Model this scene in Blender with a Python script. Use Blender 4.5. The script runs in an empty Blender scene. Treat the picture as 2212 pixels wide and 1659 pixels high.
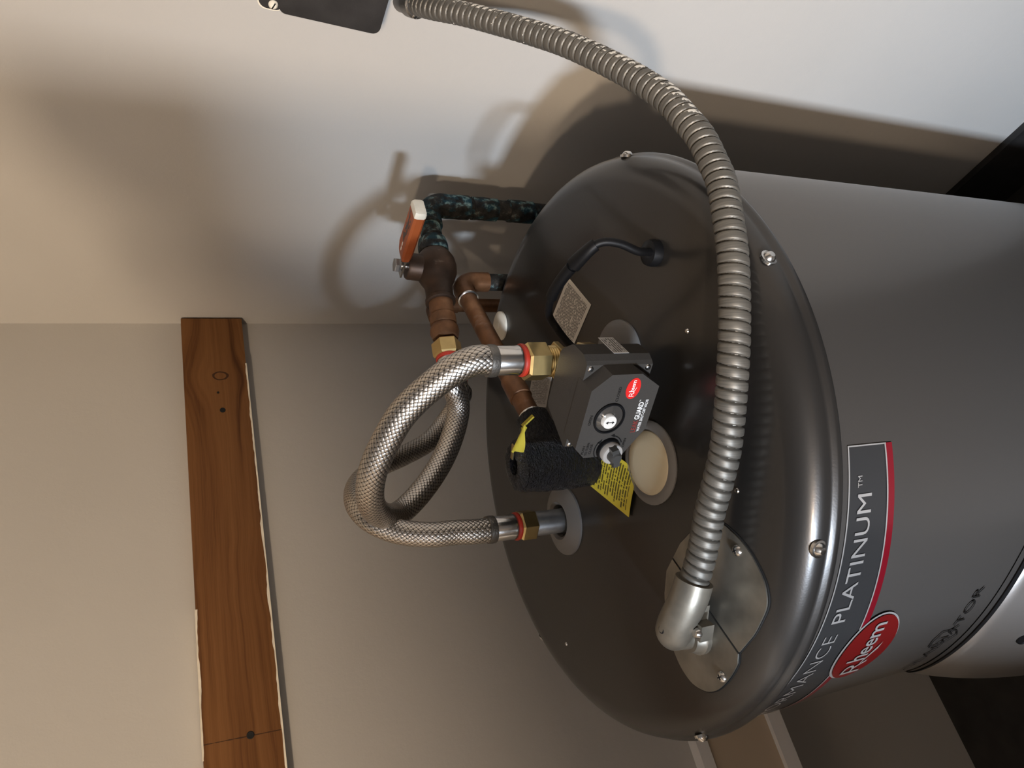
import bpy, bmesh, math, random
from mathutils import Vector, Matrix, noise as mnoise

random.seed(7)
SC = bpy.context.scene
COL = SC.collection
V = Vector
PI = math.pi

# ------------------------------------------------------------------ camera
cam_d = bpy.data.cameras.new('camera')
cam = bpy.data.objects.new('camera', cam_d)
COL.objects.link(cam)
# the phone is held sideways: world up points to the left of the frame
AX = V((-0.25385167, -0.34438577, -0.90385716))      # image right
AY = V((0.84543506, -0.53297103, -0.03437209))       # image up
AZ = -V((0.46989243, 0.77287795, -0.42645139))       # towards the viewer
m = Matrix((AX, AY, AZ)).transposed().to_4x4()
m.translation = V((-0.28164, -0.58435, 1.55765))
cam.matrix_world = m
cam_d.sensor_fit = 'HORIZONTAL'
cam_d.sensor_width = 36.0
cam_d.lens = 36.0 * 1582.1 / 2212.0
cam_d.clip_start = 0.02
SC.camera = cam

# ------------------------------------------------------------------ world, lamps, exposure
w = bpy.data.worlds.new('world'); SC.world = w
w.use_nodes = True
w.node_tree.nodes['Background'].inputs[0].default_value = (1, 0.9, 0.78, 1)
w.node_tree.nodes['Background'].inputs[1].default_value = 0.02

def lamp(name, loc, power, col, rad):
    d = bpy.data.lights.new(name, 'POINT')
    d.energy = power; d.color = col; d.shadow_soft_size = rad
    o = bpy.data.objects.new(name, d); o.location = loc
    COL.objects.link(o)
    return o
WARM = (1.0, 0.775, 0.55)
lamp('hall_bulb', (-2.18, -1.20, 2.31), 184, WARM, 0.06)
lamp('hall_bulb', (-2.18, -1.493, 2.43), 152, WARM, 0.06)
# tall narrow window at the far end of the hall: cool daylight
d = bpy.data.lights.new('hall_window', 'AREA')
d.shape = 'RECTANGLE'; d.size = 0.10; d.size_y = 0.30; d.energy = 120; d.color = (0.70, 0.83, 1.0)
o = bpy.data.objects.new('hall_window', d); COL.objects.link(o)
o.location = (-2.18, -1.20, 1.83)
o.rotation_euler = (V((0.49, -0.10, 1.1)) - o.location).to_track_quat('-Z', 'Y').to_euler()

SC.view_settings.view_transform = 'Standard'
SC.view_settings.look = 'None'
SC.view_settings.exposure = 0.0
SC.view_settings.gamma = 1.0
SC.view_settings.use_curve_mapping = False

# ------------------------------------------------------------------ materials
def nt(name):
    m = bpy.data.materials.new(name); m.use_nodes = True
    t = m.node_tree; b = t.nodes['Principled BSDF']
    return m, t, b
def mat(name, col, rough=0.5, metal=0.0, coat=0.0, bump=0.0, bscale=300, spec=0.5, var=0.0, vscale=20):
    m, t, b = nt(name)
    b.inputs['Base Color'].default_value = (*col, 1)
    b.inputs['Roughness'].default_value = rough
    b.inputs['Metallic'].default_value = metal
    b.inputs['Coat Weight'].default_value = coat
    b.inputs['Coat Roughness'].default_value = 0.15
    b.inputs['Specular IOR Level'].default_value = spec
    if bump or var:
        tc = t.nodes.new('ShaderNodeTexCoord')
    if bump:
        n = t.nodes.new('ShaderNodeTexNoise'); n.inputs['Scale'].default_value = bscale
        n.inputs['Detail'].default_value = 3
        bp = t.nodes.new('ShaderNodeBump'); bp.inputs['Strength'].default_value = bump
        bp.inputs['Distance'].default_value = 0.002
        t.links.new(tc.outputs['Object'], n.inputs['Vector'])
        t.links.new(n.outputs[0], bp.inputs['Height'])
        t.links.new(bp.outputs[0], b.inputs['Normal'])
    if var:
        n2 = t.nodes.new('ShaderNodeTexNoise'); n2.inputs['Scale'].default_value = vscale
        n2.inputs['Detail'].default_value = 5
        t.links.new(tc.outputs['Object'], n2.inputs['Vector'])
        r = t.nodes.new('ShaderNodeValToRGB')
        r.color_ramp.elements[0].position = 0.3; r.color_ramp.elements[1].position = 0.7
        r.color_ramp.elements[0].color = (*[c * (1 - var) for c in col], 1)
        r.color_ramp.elements[1].color = (*[min(1, c * (1 + var)) for c in col], 1)
        t.links.new(n2.outputs[0], r.inputs[0]); t.links.new(r.outputs[0], b.inputs['Base Color'])
    return m

class G:
    """small helper for building node maths"""
    def __init__(s, t): s.t = t
    def n(s, kind, **kw):
        x = s.t.nodes.new(kind)
        for k, v in kw.items(): setattr(x, k, v)
        return x
    def m(s, op, a, b=None, c=None):
        x = s.t.nodes.new('ShaderNodeMath'); x.operation = op
        for i, v in enumerate((a, b, c)):
            if v is None: continue
            if isinstance(v, (int, float)): x.inputs[i].default_value = v
            else: s.t.links.new(v, x.inputs[i])
        return x.outputs[0]
    def ramp(s, fac, els):
        r = s.t.nodes.new('ShaderNodeValToRGB'); cr = r.color_ramp
        while len(cr.elements) < len(els): cr.elements.new(0.5)
        for e, (p, c) in zip(cr.elements, els): e.position = p; e.color = (*c, 1)
        s.t.links.new(fac, r.inputs[0]); return r.outputs[0]
    def mix(s, fac, a, b):
        x = s.t.nodes.new('ShaderNodeMix'); x.data_type = 'RGBA'
        for sock, v in ((x.inputs[0], fac), (x.inputs[6], a), (x.inputs[7], b)):
            if isinstance(v, (int, float)): sock.default_value = v
            elif isinstance(v, tuple): sock.default_value = (*v, 1)
            else: s.t.links.new(v, sock)
        return x.outputs[2]
    def noise(s, vec, scale, detail=3, rough=0.5, dist=0.0):
        x = s.t.nodes.new('ShaderNodeTexNoise')
        x.inputs['Scale'].default_value = scale; x.inputs['Detail'].default_value = detail
        x.inputs['Roughness'].default_value = rough; x.inputs['Distortion'].default_value = dist
        if vec is not None: s.t.links.new(vec, x.inputs['Vector'])
        return x.outputs[0]
    def scaled(s, vec, sc):
        x = s.t.nodes.new('ShaderNodeMapping'); x.inputs['Scale'].default_value = sc
        s.t.links.new(vec, x.inputs['Vector']); return x.outputs[0]
    def bump(s, h, strength, dist=0.002):
        x = s.t.nodes.new('ShaderNodeBump'); x.inputs['Strength'].default_value = strength
        x.inputs['Distance'].default_value = dist
        s.t.links.new(h, x.inputs['Height']); return x.outputs[0]

def m_wall():
    m, t, b = nt('wall_paint'); g = G(t)
    tc = g.n('ShaderNodeTexCoord').outputs['Object']
    n1 = g.noise(tc, 3.0, 3); n2 = g.noise(tc, 55, 4); n3 = g.noise(tc, 420, 2)
    base = g.ramp(n1, [(0.3, (0.430, 0.412, 0.385)), (0.7, (0.455, 0.437, 0.410))])
    sp = g.noise(g.scaled(tc, (14, 22, 30)), 1.0, 8, 0.75)
    scuff = g.m('GREATER_THAN', sp, 0.79)
    t.links.new(g.mix(g.m('MULTIPLY', scuff, 0.6), base, (0.05, 0.04, 0.03)), b.inputs['Base Color'])
    b.inputs['Roughness'].default_value = 0.62
    b.inputs['Specular IOR Level'].default_value = 0.3
    h = g.m('ADD', g.m('MULTIPLY', n2, 0.8), g.m('MULTIPLY', n3, 0.15))
    t.links.new(g.bump(h, 0.16, 0.004), b.inputs['Normal'])
    return m
WALL = m_wall()

def m_wood():
    m, t, b = nt('stained_pine'); g = G(t)
    tc = g.n('ShaderNodeTexCoord').outputs['Object']
    s = g.n('ShaderNodeSeparateXYZ'); t.links.new(tc, s.inputs[0])
    x, z = s.outputs[0], s.outputs[2]
    # the grain bows around the knot
    kx, kz = 0.3775, 1.4817
    dx = g.m('SUBTRACT', x, kx); dz = g.m('SUBTRACT', z, kz)
    ex = g.m('POWER', 2.718, g.m('MULTIPLY', g.m('MULTIPLY', dx, dx), -420.0))
    ez = g.m('POWER', 2.718, g.m('MULTIPLY', g.m('MULTIPLY', dz, dz), -1500.0))
    bow = g.m('MULTIPLY', g.m('MULTIPLY', g.m('SUBTRACT', 1.0, ez), ex), g.m('MULTIPLY', g.m('SIGN', dz), -0.013))
    wob = g.m('MULTIPLY', g.m('SUBTRACT', g.noise(g.scaled(tc, (5, 1, 10)), 1.0, 3), 0.5), 0.035)
    zz = g.m('ADD', g.m('ADD', z, bow), wob)
    cb = g.n('ShaderNodeCombineXYZ'); t.links.new(zz, cb.inputs[2]); t.links.new(g.m('MULTIPLY', x, 0.02), cb.inputs[0])
    lines = g.noise(cb.outputs[0], 75, 3, 0.6)
    fine = g.noise(g.scaled(tc, (6, 40, 900)), 1.0, 3)
    col = g.ramp(g.m('ADD', g.m('MULTIPLY', lines, 0.85), g.m('MULTIPLY', fine, 0.15)),
                 [(0.34, (0.070, 0.025, 0.006)), (0.47, (0.142, 0.058, 0.016)), (0.66, (0.195, 0.088, 0.028))])
    # knot outline
    q = g.m('SQRT', g.m('ADD', g.m('POWER', g.m('DIVIDE', dx, 0.0085), 2.0), g.m('POWER', g.m('DIVIDE', dz, 0.0125), 2.0)))
    qn = g.m('ADD', q, g.m('MULTIPLY', g.m('SUBTRACT', g.noise(tc, 90, 2), 0.5), 0.4))
    ring = g.m('LESS_THAN', g.m('ABSOLUTE', g.m('SUBTRACT', qn, 0.85)), 0.13)
    col = g.mix(g.m('MULTIPLY', ring, 0.85), col, (0.03, 0.012, 0.006))
    # a dark hairline crack across the far end
    cr = g.m('ABSOLUTE', g.m('SUBTRACT', x, g.m('ADD', -0.1426, g.m('MULTIPLY', g.m('SUBTRACT', z, 1.5309), 0.025))))
    crk = g.m('LESS_THAN', g.m('ADD', cr, g.m('MULTIPLY', g.noise(tc, 160, 3), 0.0016)), 0.0014)
    col = g.mix(g.m('MULTIPLY', crk, 0.8), col, (0.02, 0.01, 0.005))
    # paint smears along the long edges
    ed = g.m('LESS_THAN', g.m('ABSOLUTE', g.m('SUBTRACT', z, 1.488)), 2)
    t.links.new(col, b.inputs['Base Color'])
    b.inputs['Roughness'].default_value = 0.55
    b.inputs['Specular IOR Level'].default_value = 0.25
    t.links.new(g.bump(fine, 0.12, 0.001), b.inputs['Normal'])
    return m

def m_copper(name, patina):
    m, t, b = nt(name); g = G(t)
    tc = g.n('ShaderNodeTexCoord').outputs['Object']
    n1 = g.noise(tc, 24, 6, 0.6); n2 = g.noise(tc, 95, 4, 0.6); n3 = g.noise(g.scaled(tc, (1, 1, 0.6)), 48, 5, 0.65, 0.6)
    cop = g.ramp(n1, [(0.3, (0.075, 0.035, 0.016)), (0.55, (0.19, 0.085, 0.036)), (0.75, (0.30, 0.15, 0.07))])
    if patina == 'dull':
        cop = g.ramp(n1, [(0.3, (0.022, 0.013, 0.008)), (0.6, (0.055, 0.029, 0.016)), (0.8, (0.10, 0.06, 0.036))])
    if patina == 'green':
        blue = g.ramp(n2, [(0.3, (0.005, 0.016, 0.024)), (0.5, (0.012, 0.040, 0.052)), (0.64, (0.17, 0.255, 0.245))])
        dark = g.ramp(n2, [(0.35, (0.005, 0.0055, 0.006)), (0.6, (0.025, 0.023, 0.020)), (0.8, (0.12, 0.10, 0.08))])
        f = g.ramp(n3, [(0.46, (0, 0, 0)), (0.55, (1, 1, 1))])
        col = g.mix(f, dark, blue)
        b.inputs['Metallic'].default_value = 0.0; b.inputs['Roughness'].default_value = 0.75
        b.inputs['Specular IOR Level'].default_value = 0.2
        t.links.new(g.bump(g.m('ADD', n3, g.m('MULTIPLY', n2, 0.5)), 0.6, 0.003), b.inputs['Normal'])
    else:
        spots = g.ramp(n3, [(0.62, (0, 0, 0)), (0.72, (1, 1, 1))])
        col = g.mix(g.m('MULTIPLY', spots, 0.35), cop, (0.30, 0.22, 0.17))
        b.inputs['Metallic'].default_value = 0.55; b.inputs['Roughness'].default_value = 0.48
        t.links.new(g.bump(n2, 0.08, 0.002), b.inputs['Normal'])
    t.links.new(col, b.inputs['Base Color'])
    return m

def m_braid():
    """stainless wire braid: two families of slanted flat wires, UV in metres"""
    m, t, b = nt('steel_braid'); g = G(t)
    uv = g.n('ShaderNodeUVMap').outputs[0]
    s = g.n('ShaderNodeSeparateXYZ'); t.links.new(uv, s.inputs[0])
    u, v = s.outputs[0], s.outputs[1]           # u: 0..1 round, v: metres along
    k = 1.0 / 0.0052
    a = g.m('ADD', g.m('MULTIPLY', u, 16.0), g.m('MULTIPLY', v, k))
    c = g.m('SUBTRACT', g.m('MULTIPLY', u, 16.0), g.m('MULTIPLY', v, k))
    fa = g.m('ABSOLUTE', g.m('SUBTRACT', g.m('FRACT', a), 0.5))      # 0 at ribbon centre
    fc = g.m('ABSOLUTE', g.m('SUBTRACT', g.m('FRACT', c), 0.5))
    chk = g.m('MODULO', g.m('ADD', g.m('ADD', g.m('FLOOR', a), g.m('FLOOR', c)), 1000.0), 2.0)
    top = g.m('GREATER_THAN', chk, 0.5)
    # height of the ribbon that lies on top, hidden under its neighbour at the crossings
    ha = g.m('SUBTRACT', 0.25, g.m('MULTIPLY', fa, fa)); hc = g.m('SUBTRACT', 0.25, g.m('MULTIPLY', fc, fc))
    over_a = g.m('MULTIPLY', ha, g.m('ADD', 0.45, g.m('MULTIPLY', hc, 2.2)))
    over_c = g.m('MULTIPLY', hc, g.m('ADD', 0.45, g.m('MULTIPLY', ha, 2.2)))
    h = g.m('ADD', g.m('MULTIPLY', over_a, top), g.m('MULTIPLY', over_c, g.m('SUBTRACT', 1.0, top)))
    w1 = g.m('MULTIPLY', g.m('SINE', g.m('MULTIPLY', a, 20.0)), 0.010)
    w2 = g.m('MULTIPLY', g.m('SINE', g.m('MULTIPLY', c, 20.0)), 0.010)
    wires = g.m('ADD', g.m('MULTIPLY', w1, top), g.m('MULTIPLY', w2, g.m('SUBTRACT', 1.0, top)))
    gap = g.ramp(h, [(0.03, (0.028, 0.023, 0.018)), (0.11, (0.62, 0.57, 0.51))])
    t.links.new(gap, b.inputs['Base Color'])
    b.inputs['Metallic'].default_value = 1.0; b.inputs['Roughness'].default_value = 0.33
    t.links.new(g.bump(g.m('ADD', h, wires), 0.9, 0.0016), b.inputs['Normal'])
    return m

def m_conduit():
    m, t, b = nt('galvanised_strip'); g = G(t)
    tc = g.n('ShaderNodeTexCoord').outputs['Object']
    uv = g.n('ShaderNodeUVMap').outputs[0]
    s = g.n('ShaderNodeSeparateXYZ'); t.links.new(uv, s.inputs[0])
    streak = g.noise(g.scaled(uv, (2, 900, 1)), 1.0, 3)
    col = g.ramp(streak, [(0.3, (0.10, 0.093, 0.080)), (0.7, (0.168, 0.153, 0.130))])
    # splashes of wall paint on the side that faces the wall, near the box
    geo = g.n('ShaderNodeNewGeometry')
    sp = g.n('ShaderNodeSeparateXYZ'); t.links.new(geo.outputs['True Normal'], sp.inputs[0])
    facing = g.m('ADD', g.m('MULTIPLY', sp.outputs[0], 0.75), g.m('MULTIPLY', sp.outputs[1], -0.66))
    side = g.m('GREATER_THAN', facing, 0.62)
    near = g.m('LESS_THAN', s.outputs[1], 0.40)
    blot = g.m('GREATER_THAN', g.noise(tc, 130, 3, 0.6), 0.47)
    few = g.m('GREATER_THAN', g.noise(tc, 75, 4, 0.7), 0.68)
    pm = g.m('MULTIPLY', near, g.m('MAXIMUM', g.m('MULTIPLY', side, blot), few))
    t.links.new(g.mix(pm, col, (0.72, 0.68, 0.60)), b.inputs['Base Color'])
    met = g.m('MULTIPLY', g.m('SUBTRACT', 1.0, pm), 0.55)
    t.links.new(met, b.inputs['Metallic'])
    b.inputs['Roughness'].default_value = 0.50
    return m

def m_print(name, paper, ink, lines, dens, seed, head=0.0):
    """rows of small illegible print"""
    m, t, b = nt(name); g = G(t)
    uv = g.n('ShaderNodeUVMap').outputs[0]
    s = g.n('ShaderNodeSeparateXYZ'); t.links.new(uv, s.inputs[0])
    u, v = s.outputs[0], s.outputs[1]
    row = g.m('MULTIPLY', v, float(lines))
    fr = g.m('FRACT', row); fl = g.m('FLOOR', row)
    band = g.m('LESS_THAN', g.m('ABSOLUTE', g.m('SUBTRACT', fr, 0.5)), 0.27)
    cb = g.n('ShaderNodeCombineXYZ')
    t.links.new(g.m('MULTIPLY', u, dens), cb.inputs[0]); t.links.new(g.m('ADD', fl, seed), cb.inputs[1])
    word = g.m('GREATER_THAN', g.noise(cb.outputs[0], 1.3, 2), 0.42)
    cb2 = g.n('ShaderNodeCombineXYZ')
    t.links.new(g.m('ADD', g.m('MULTIPLY', fl, 0.9), seed), cb2.inputs[0])
    length = g.m('ADD', 0.45, g.m('MULTIPLY', g.noise(cb2.outputs[0], 1.7, 1), 0.95))
    inside = g.m('MULTIPLY', g.m('LESS_THAN', u, g.m('MINIMUM', length, 0.93)), g.m('GREATER_THAN', u, 0.07))
    inside = g.m('MULTIPLY', inside, g.m('MULTIPLY', g.m('GREATER_THAN', v, 0.07), g.m('LESS_THAN', v, 0.93)))
    f = g.m('MULTIPLY', g.m('MULTIPLY', band, word), inside)
    t.links.new(g.mix(g.m('MULTIPLY', f, 0.9), paper, ink), b.inputs['Base Color'])
    b.inputs['Roughness'].default_value = 0.5
    return m

def m_foam():
    m, t, b = nt('black_foam'); g = G(t)
    tc = g.n('ShaderNodeTexCoord').outputs['Object']
    n1 = g.noise(g.scaled(tc, (1, 1, 1)), 260, 4, 0.65); n2 = g.noise(g.scaled(tc, (150, 150, 900)), 1.0, 2)
    b.inputs['Base Color'].default_value = (0.0022, 0.0022, 0.003, 1)
    b.inputs['Specular IOR Level'].default_value = 0.4
    b.inputs['Roughness'].default_value = 0.14
    t.links.new(g.bump(g.m('ADD', n1, g.m('MULTIPLY', n2, 0.5)), 1.0, 0.006), b.inputs['Normal'])
    return m

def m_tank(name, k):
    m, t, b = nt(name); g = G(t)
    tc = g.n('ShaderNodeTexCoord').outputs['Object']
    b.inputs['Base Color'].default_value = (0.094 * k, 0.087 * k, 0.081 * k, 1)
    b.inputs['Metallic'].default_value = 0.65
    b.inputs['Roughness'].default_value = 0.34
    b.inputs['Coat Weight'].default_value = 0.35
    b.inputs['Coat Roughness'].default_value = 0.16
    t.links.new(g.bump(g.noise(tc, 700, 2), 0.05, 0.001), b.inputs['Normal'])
    return m

M = {}
M['wood'] = m_wood()
M['copper'] = m_copper('aged_copper', None)
M['copper_dull'] = m_copper('dull_copper', 'dull')
M['patina'] = m_copper('green_patina', 'green')
M['braid'] = m_braid()
M['conduit'] = m_conduit()
M['foam'] = m_foam()
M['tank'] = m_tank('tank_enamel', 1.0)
M['lid'] = m_tank('lid_enamel_shaded', 0.44)  # same grey as the tank, darkened: shade on the lid is in the colour
M['cover'] = m_tank('cover_enamel_lit', 2.5)  # tank grey lightened: the gloss highlight on the cover is in the colour
M['trim'] = mat('white_trim_paint', (0.72, 0.69, 0.66), 0.4, bump=0.05, bscale=80)
M['trim_beige'] = mat('beige_trim_paint', (0.50, 0.40, 0.29), 0.5, bump=0.05, bscale=80)
M['floor'] = mat('dark_floor', (0.03, 0.026, 0.022), 0.6, bump=0.1, bscale=60, var=0.3)
M['ceil'] = mat('ceiling_paint', (0.22, 0.20, 0.18), 0.7, bump=0.1, bscale=120)
M['room'] = mat('hall_paint', (0.08, 0.072, 0.065), 0.7, bump=0.1, bscale=120)
M['door'] = mat('door_paint', (0.24, 0.22, 0.20), 0.5, bump=0.04, bscale=60)
M['dark'] = mat('black_rubber', (0.0035, 0.0035, 0.004), 0.5, bump=0.05, bscale=200, spec=0.22)
M['black'] = mat('black_void', (0.003, 0.003, 0.003), 0.8, bump=0.02)
M['bronze'] = mat('bronze_enamel', (0.026, 0.024, 0.023), 0.5, 0.2, bump=0.08, bscale=500, var=0.25, vscale=40)
M['zinc'] = mat('zinc_plate', (0.22, 0.205, 0.175), 0.38, 0.75, bump=0.06, bscale=40, var=0.35, vscale=26)
M['cast'] = mat('cast_zinc', (0.225, 0.20, 0.16), 0.42, 0.6, bump=0.12, bscale=90, var=0.2, vscale=60)
M['steel'] = mat('bright_steel', (0.60, 0.585, 0.56), 0.22, 1.0, bump=0.03, bscale=200)
M['galv'] = mat('galvanised_nipple', (0.34, 0.345, 0.35), 0.40, 0.85, bump=0.06, bscale=160, var=0.25, vscale=60)
M['ring'] = mat('crimp_ring', (0.20, 0.185, 0.165), 0.42, 0.9, bump=0.2, bscale=500)
M['brass'] = mat('brass', (0.52, 0.38, 0.165), 0.30, 0.95, bump=0.03, bscale=120, var=0.12, vscale=60)
M['red'] = mat('red_washer', (0.42, 0.028, 0.012), 0.45, bump=0.02)
M['orange'] = mat('orange_vinyl', (0.30, 0.070, 0.018), 0.42, bump=0.06, bscale=150, var=0.1, vscale=40)
M['endcap'] = mat('worn_white_cap', (0.74, 0.68, 0.56), 0.5, bump=0.08, bscale=120, var=0.12, vscale=50)
M['housing'] = mat('grey_plastic', (0.041, 0.036, 0.031), 0.55, bump=0.10, bscale=900, spec=0.3)
M['knobgrey'] = mat('knob_grey', (0.33, 0.30, 0.27), 0.4, bump=0.02)
M['darkgrey'] = mat('dark_grey_plastic', (0.045, 0.043, 0.04), 0.35, bump=0.02)
M['cream'] = mat('cream_plastic', (0.47, 0.39, 0.26), 0.5, bump=0.05, bscale=160)
M['white'] = mat('white_print', (0.80, 0.78, 0.75), 0.45, bump=0.01)
M['dial'] = mat('dial_white', (0.78, 0.74, 0.68), 0.45, bump=0.01)
M['inkblk'] = mat('black_print', (0.006, 0.0055, 0.005), 0.6, bump=0.01, spec=0.15)
M['redink'] = mat('red_print', (0.20, 0.03, 0.025), 0.4, bump=0.01)
M['redfoil'] = mat('red_foil', (0.27, 0.008, 0.020), 0.30, 0.55, coat=0.5, bump=0.02)
M['redbadge'] = mat('red_badge', (0.115, 0.004, 0.004), 0.35, 0.1, coat=0.3, bump=0.02)
M['redsmall'] = mat('red_badge_small', (0.62, 0.018, 0.015), 0.4, 0.0, coat=0.3, bump=0.02)
M['silver'] = mat('silver_print', (0.74, 0.72, 0.70), 0.30, 0.75, bump=0.02)
M['bandgrey'] = mat('charcoal_band', (0.033, 0.033, 0.034), 0.34, 0.3, coat=0.25, bump=0.02)
M['label'] = m_print('warning_label_print', (0.60, 0.545, 0.465), (0.03, 0.026, 0.02), 25, 20.0, 3.0)
M['tag'] = m_print('yellow_tag_print', (0.66, 0.53, 0.045), (0.03, 0.024, 0.01), 21, 18.0, 9.0)
M['tagplain'] = mat('yellow_tag', (0.52, 0.42, 0.04), 0.5, bump=0.03, var=0.1)
M['sticker'] = m_print('sticker_print', (0.56, 0.54, 0.51), (0.05, 0.045, 0.04), 6, 9.0, 5.0)
M['foil'] = m_print('foil_label_print', (0.34, 0.31, 0.275), (0.12, 0.11, 0.10), 24, 12.0, 2.0)

def m_translucent():
    m, t, b = nt('clear_ring')
    b.inputs['Base Color'].default_value = (0.62, 0.58, 0.54, 1)
    b.inputs['Roughness'].default_value = 0.28
    b.inputs['Transmission Weight'].default_value = 0.75
    b.inputs['IOR'].default_value = 1.35
    n = t.nodes.new('ShaderNodeTexNoise'); n.inputs['Scale'].default_value = 60
    bp = t.nodes.new('ShaderNodeBump'); bp.inputs['Strength'].default_value = 0.05
    t.links.new(n.outputs[0], bp.inputs['Height']); t.links.new(bp.outputs[0], b.inputs['Normal'])
    return m
M['clear'] = m_translucent()
def m_lens():
    """thin clear plastic: see-through with a soft surface reflection"""
    m, t, b = nt('clear_lens')
    tr_ = t.nodes.new('ShaderNodeBsdfTransparent'); gl = t.nodes.new('ShaderNodeBsdfGlossy'); mx = t.nodes.new('ShaderNodeMixShader')
    gl.inputs['Roughness'].default_value = 0.06
    mx.inputs[0].default_value = 0.05; t.links.new(tr_.outputs[0], mx.inputs[1]); t.links.new(gl.outputs[0], mx.inputs[2])
    t.links.new(mx.outputs[0], t.nodes['Material Output'].inputs[0]); t.nodes.remove(b)
    return m
M['lens'] = m_lens()

# ------------------------------------------------------------------ geometry helpers
W = {}                        # world origin of every object made here
def org(o): return W.get(o, V((0, 0, 0)))

def obj(name, bm, material, parent=None, smooth=True, at=None, bevel=0.0, auto=35):
    if bevel:
        es = [e for e in bm.edges if len(e.link_faces) == 2 and e.calc_face_angle(0) > math.radians(30)]
        if es:
            bmesh.ops.bevel(bm, geom=es, offset=bevel, segments=2, profile=0.6, affect='EDGES', clamp_overlap=True)
    bmesh.ops.recalc_face_normals(bm, faces=bm.faces[:])
    cs = [v.co for v in bm.verts]
    if at is None:
        lo = V((min(c.x for c in cs), min(c.y for c in cs), min(c.z for c in cs)))
        hi = V((max(c.x for c in cs), max(c.y for c in cs), max(c.z for c in cs)))
        at = V(((lo.x + hi.x) / 2, (lo.y + hi.y) / 2, lo.z))
    at = V(at)
    keep = name in KEEP_ORIGIN
    if keep: at = V((0, 0, 0))
    bmesh.ops.translate(bm, verts=bm.verts[:], vec=-at)
    if smooth:
        for f in bm.faces: f.smooth = True
        for e in bm.edges:
            if len(e.link_faces) == 2 and e.calc_face_angle(0) > math.radians(auto): e.smooth = False
    me = bpy.data.meshes.new(name); bm.to_mesh(me); bm.free()
    if material: me.materials.append(material)
    o = bpy.data.objects.new(name, me); COL.objects.link(o)
    if parent is not None: o.parent = parent
    o.location = at - org(parent)
    W[o] = at
    return o
KEEP_ORIGIN = {'wooden_board'}

def thing(name, label, cat, at, group=None):
    o = bpy.data.objects.new(name, None); COL.objects.link(o)
    o.empty_display_size = 0.03
    o.location = at; W[o] = V(at)
    o['label'] = label; o['category'] = cat
    if group: o['group'] = group
    return o
def tag(o, label, cat, group=None):
    o['label'] = label; o['category'] = cat
    if group: o['group'] = group
    return o
def struct(name, bm, material, **kw):
    o = obj(name, bm, material, **kw); o['kind'] = 'structure'; return o

def box(bm, lo, hi):
    vs = [bm.verts.new((x, y, z)) for x in (lo[0], hi[0]) for y in (lo[1], hi[1]) for z in (lo[2], hi[2])]
    for f in ((0, 1, 3, 2), (4, 6, 7, 5), (0, 4, 5, 1), (2, 3, 7, 6), (0, 2, 6, 4), (1, 5, 7, 3)):
        bm.faces.new([vs[i] for i in f])
    return bm
def B(lo, hi):
    return box(bmesh.new(), lo, hi)
def obox(bm, c, ax, ay, az, sx, sy, sz):
    c, ax, ay, az = V(c), V(ax).normalized(), V(ay).normalized(), V(az).normalized()
    vs = [bm.verts.new(c + ax * (i * sx / 2) + ay * (j * sy / 2) + az * (k * sz / 2)) for i in (-1, 1) for j in (-1, 1) for k in (-1, 1)]
    for f in ((0, 1, 3, 2), (4, 6, 7, 5), (0, 4, 5, 1), (2, 3, 7, 6), (0, 2, 6, 4), (1, 5, 7, 3)):
        bm.faces.new([vs[i] for i in f])
    return bm
def frame(d):
    d = V(d).normalized()
    a = V((0, 0, 1)) if abs(d.z) < 0.9 else V((1, 0, 0))
    x = d.cross(a).normalized(); y = d.cross(x).normalized()
    return x, y, d
def lathe(bm, prof, o, axis, seg=32, x0=None, rot=0.0):
    """prof: list of (radius, height along axis)"""
    o = V(o); x, y, d = frame(axis)
    if x0 is not None:
        x = (V(x0) - d * V(x0).dot(d)).normalized(); y = d.cross(x)
    rings = []
    for r, h in prof:
        if r <= 1e-6: rings.append([bm.verts.new(o + d * h)])
        else: rings.append([bm.verts.new(o + d * h + x * (r * math.cos(rot + 2 * PI * i / seg)) + y * (r * math.sin(rot + 2 * PI * i / seg))) for i in range(seg)])
    for a, b in zip(rings, rings[1:]):
        if len(a) == 1 and len(b) == 1: continue
        for i in range(seg):
            j = (i + 1) % seg
            if len(a) == 1: bm.faces.new((a[0], b[j], b[i]))
            elif len(b) == 1: bm.faces.new((a[i], a[j], b[0]))
            else: bm.faces.new((a[i], a[j], b[j], b[i]))
    return bm
def L(prof, o, axis=(0, 0, 1), seg=32, **kw):
    return lathe(bmesh.new(), prof, o, axis, seg, **kw)
def cyl(r, h, o, axis=(0, 0, 1), seg=32, ch=0.0, **kw):
    c = ch
    p = [(0, 0), (r - c, 0), (r, c), (r, h - c), (r - c, h), (0, h)] if c else [(0, 0), (r, 0), (r, h), (0, h)]
    return L(p, o, axis, seg, **kw)
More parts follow.
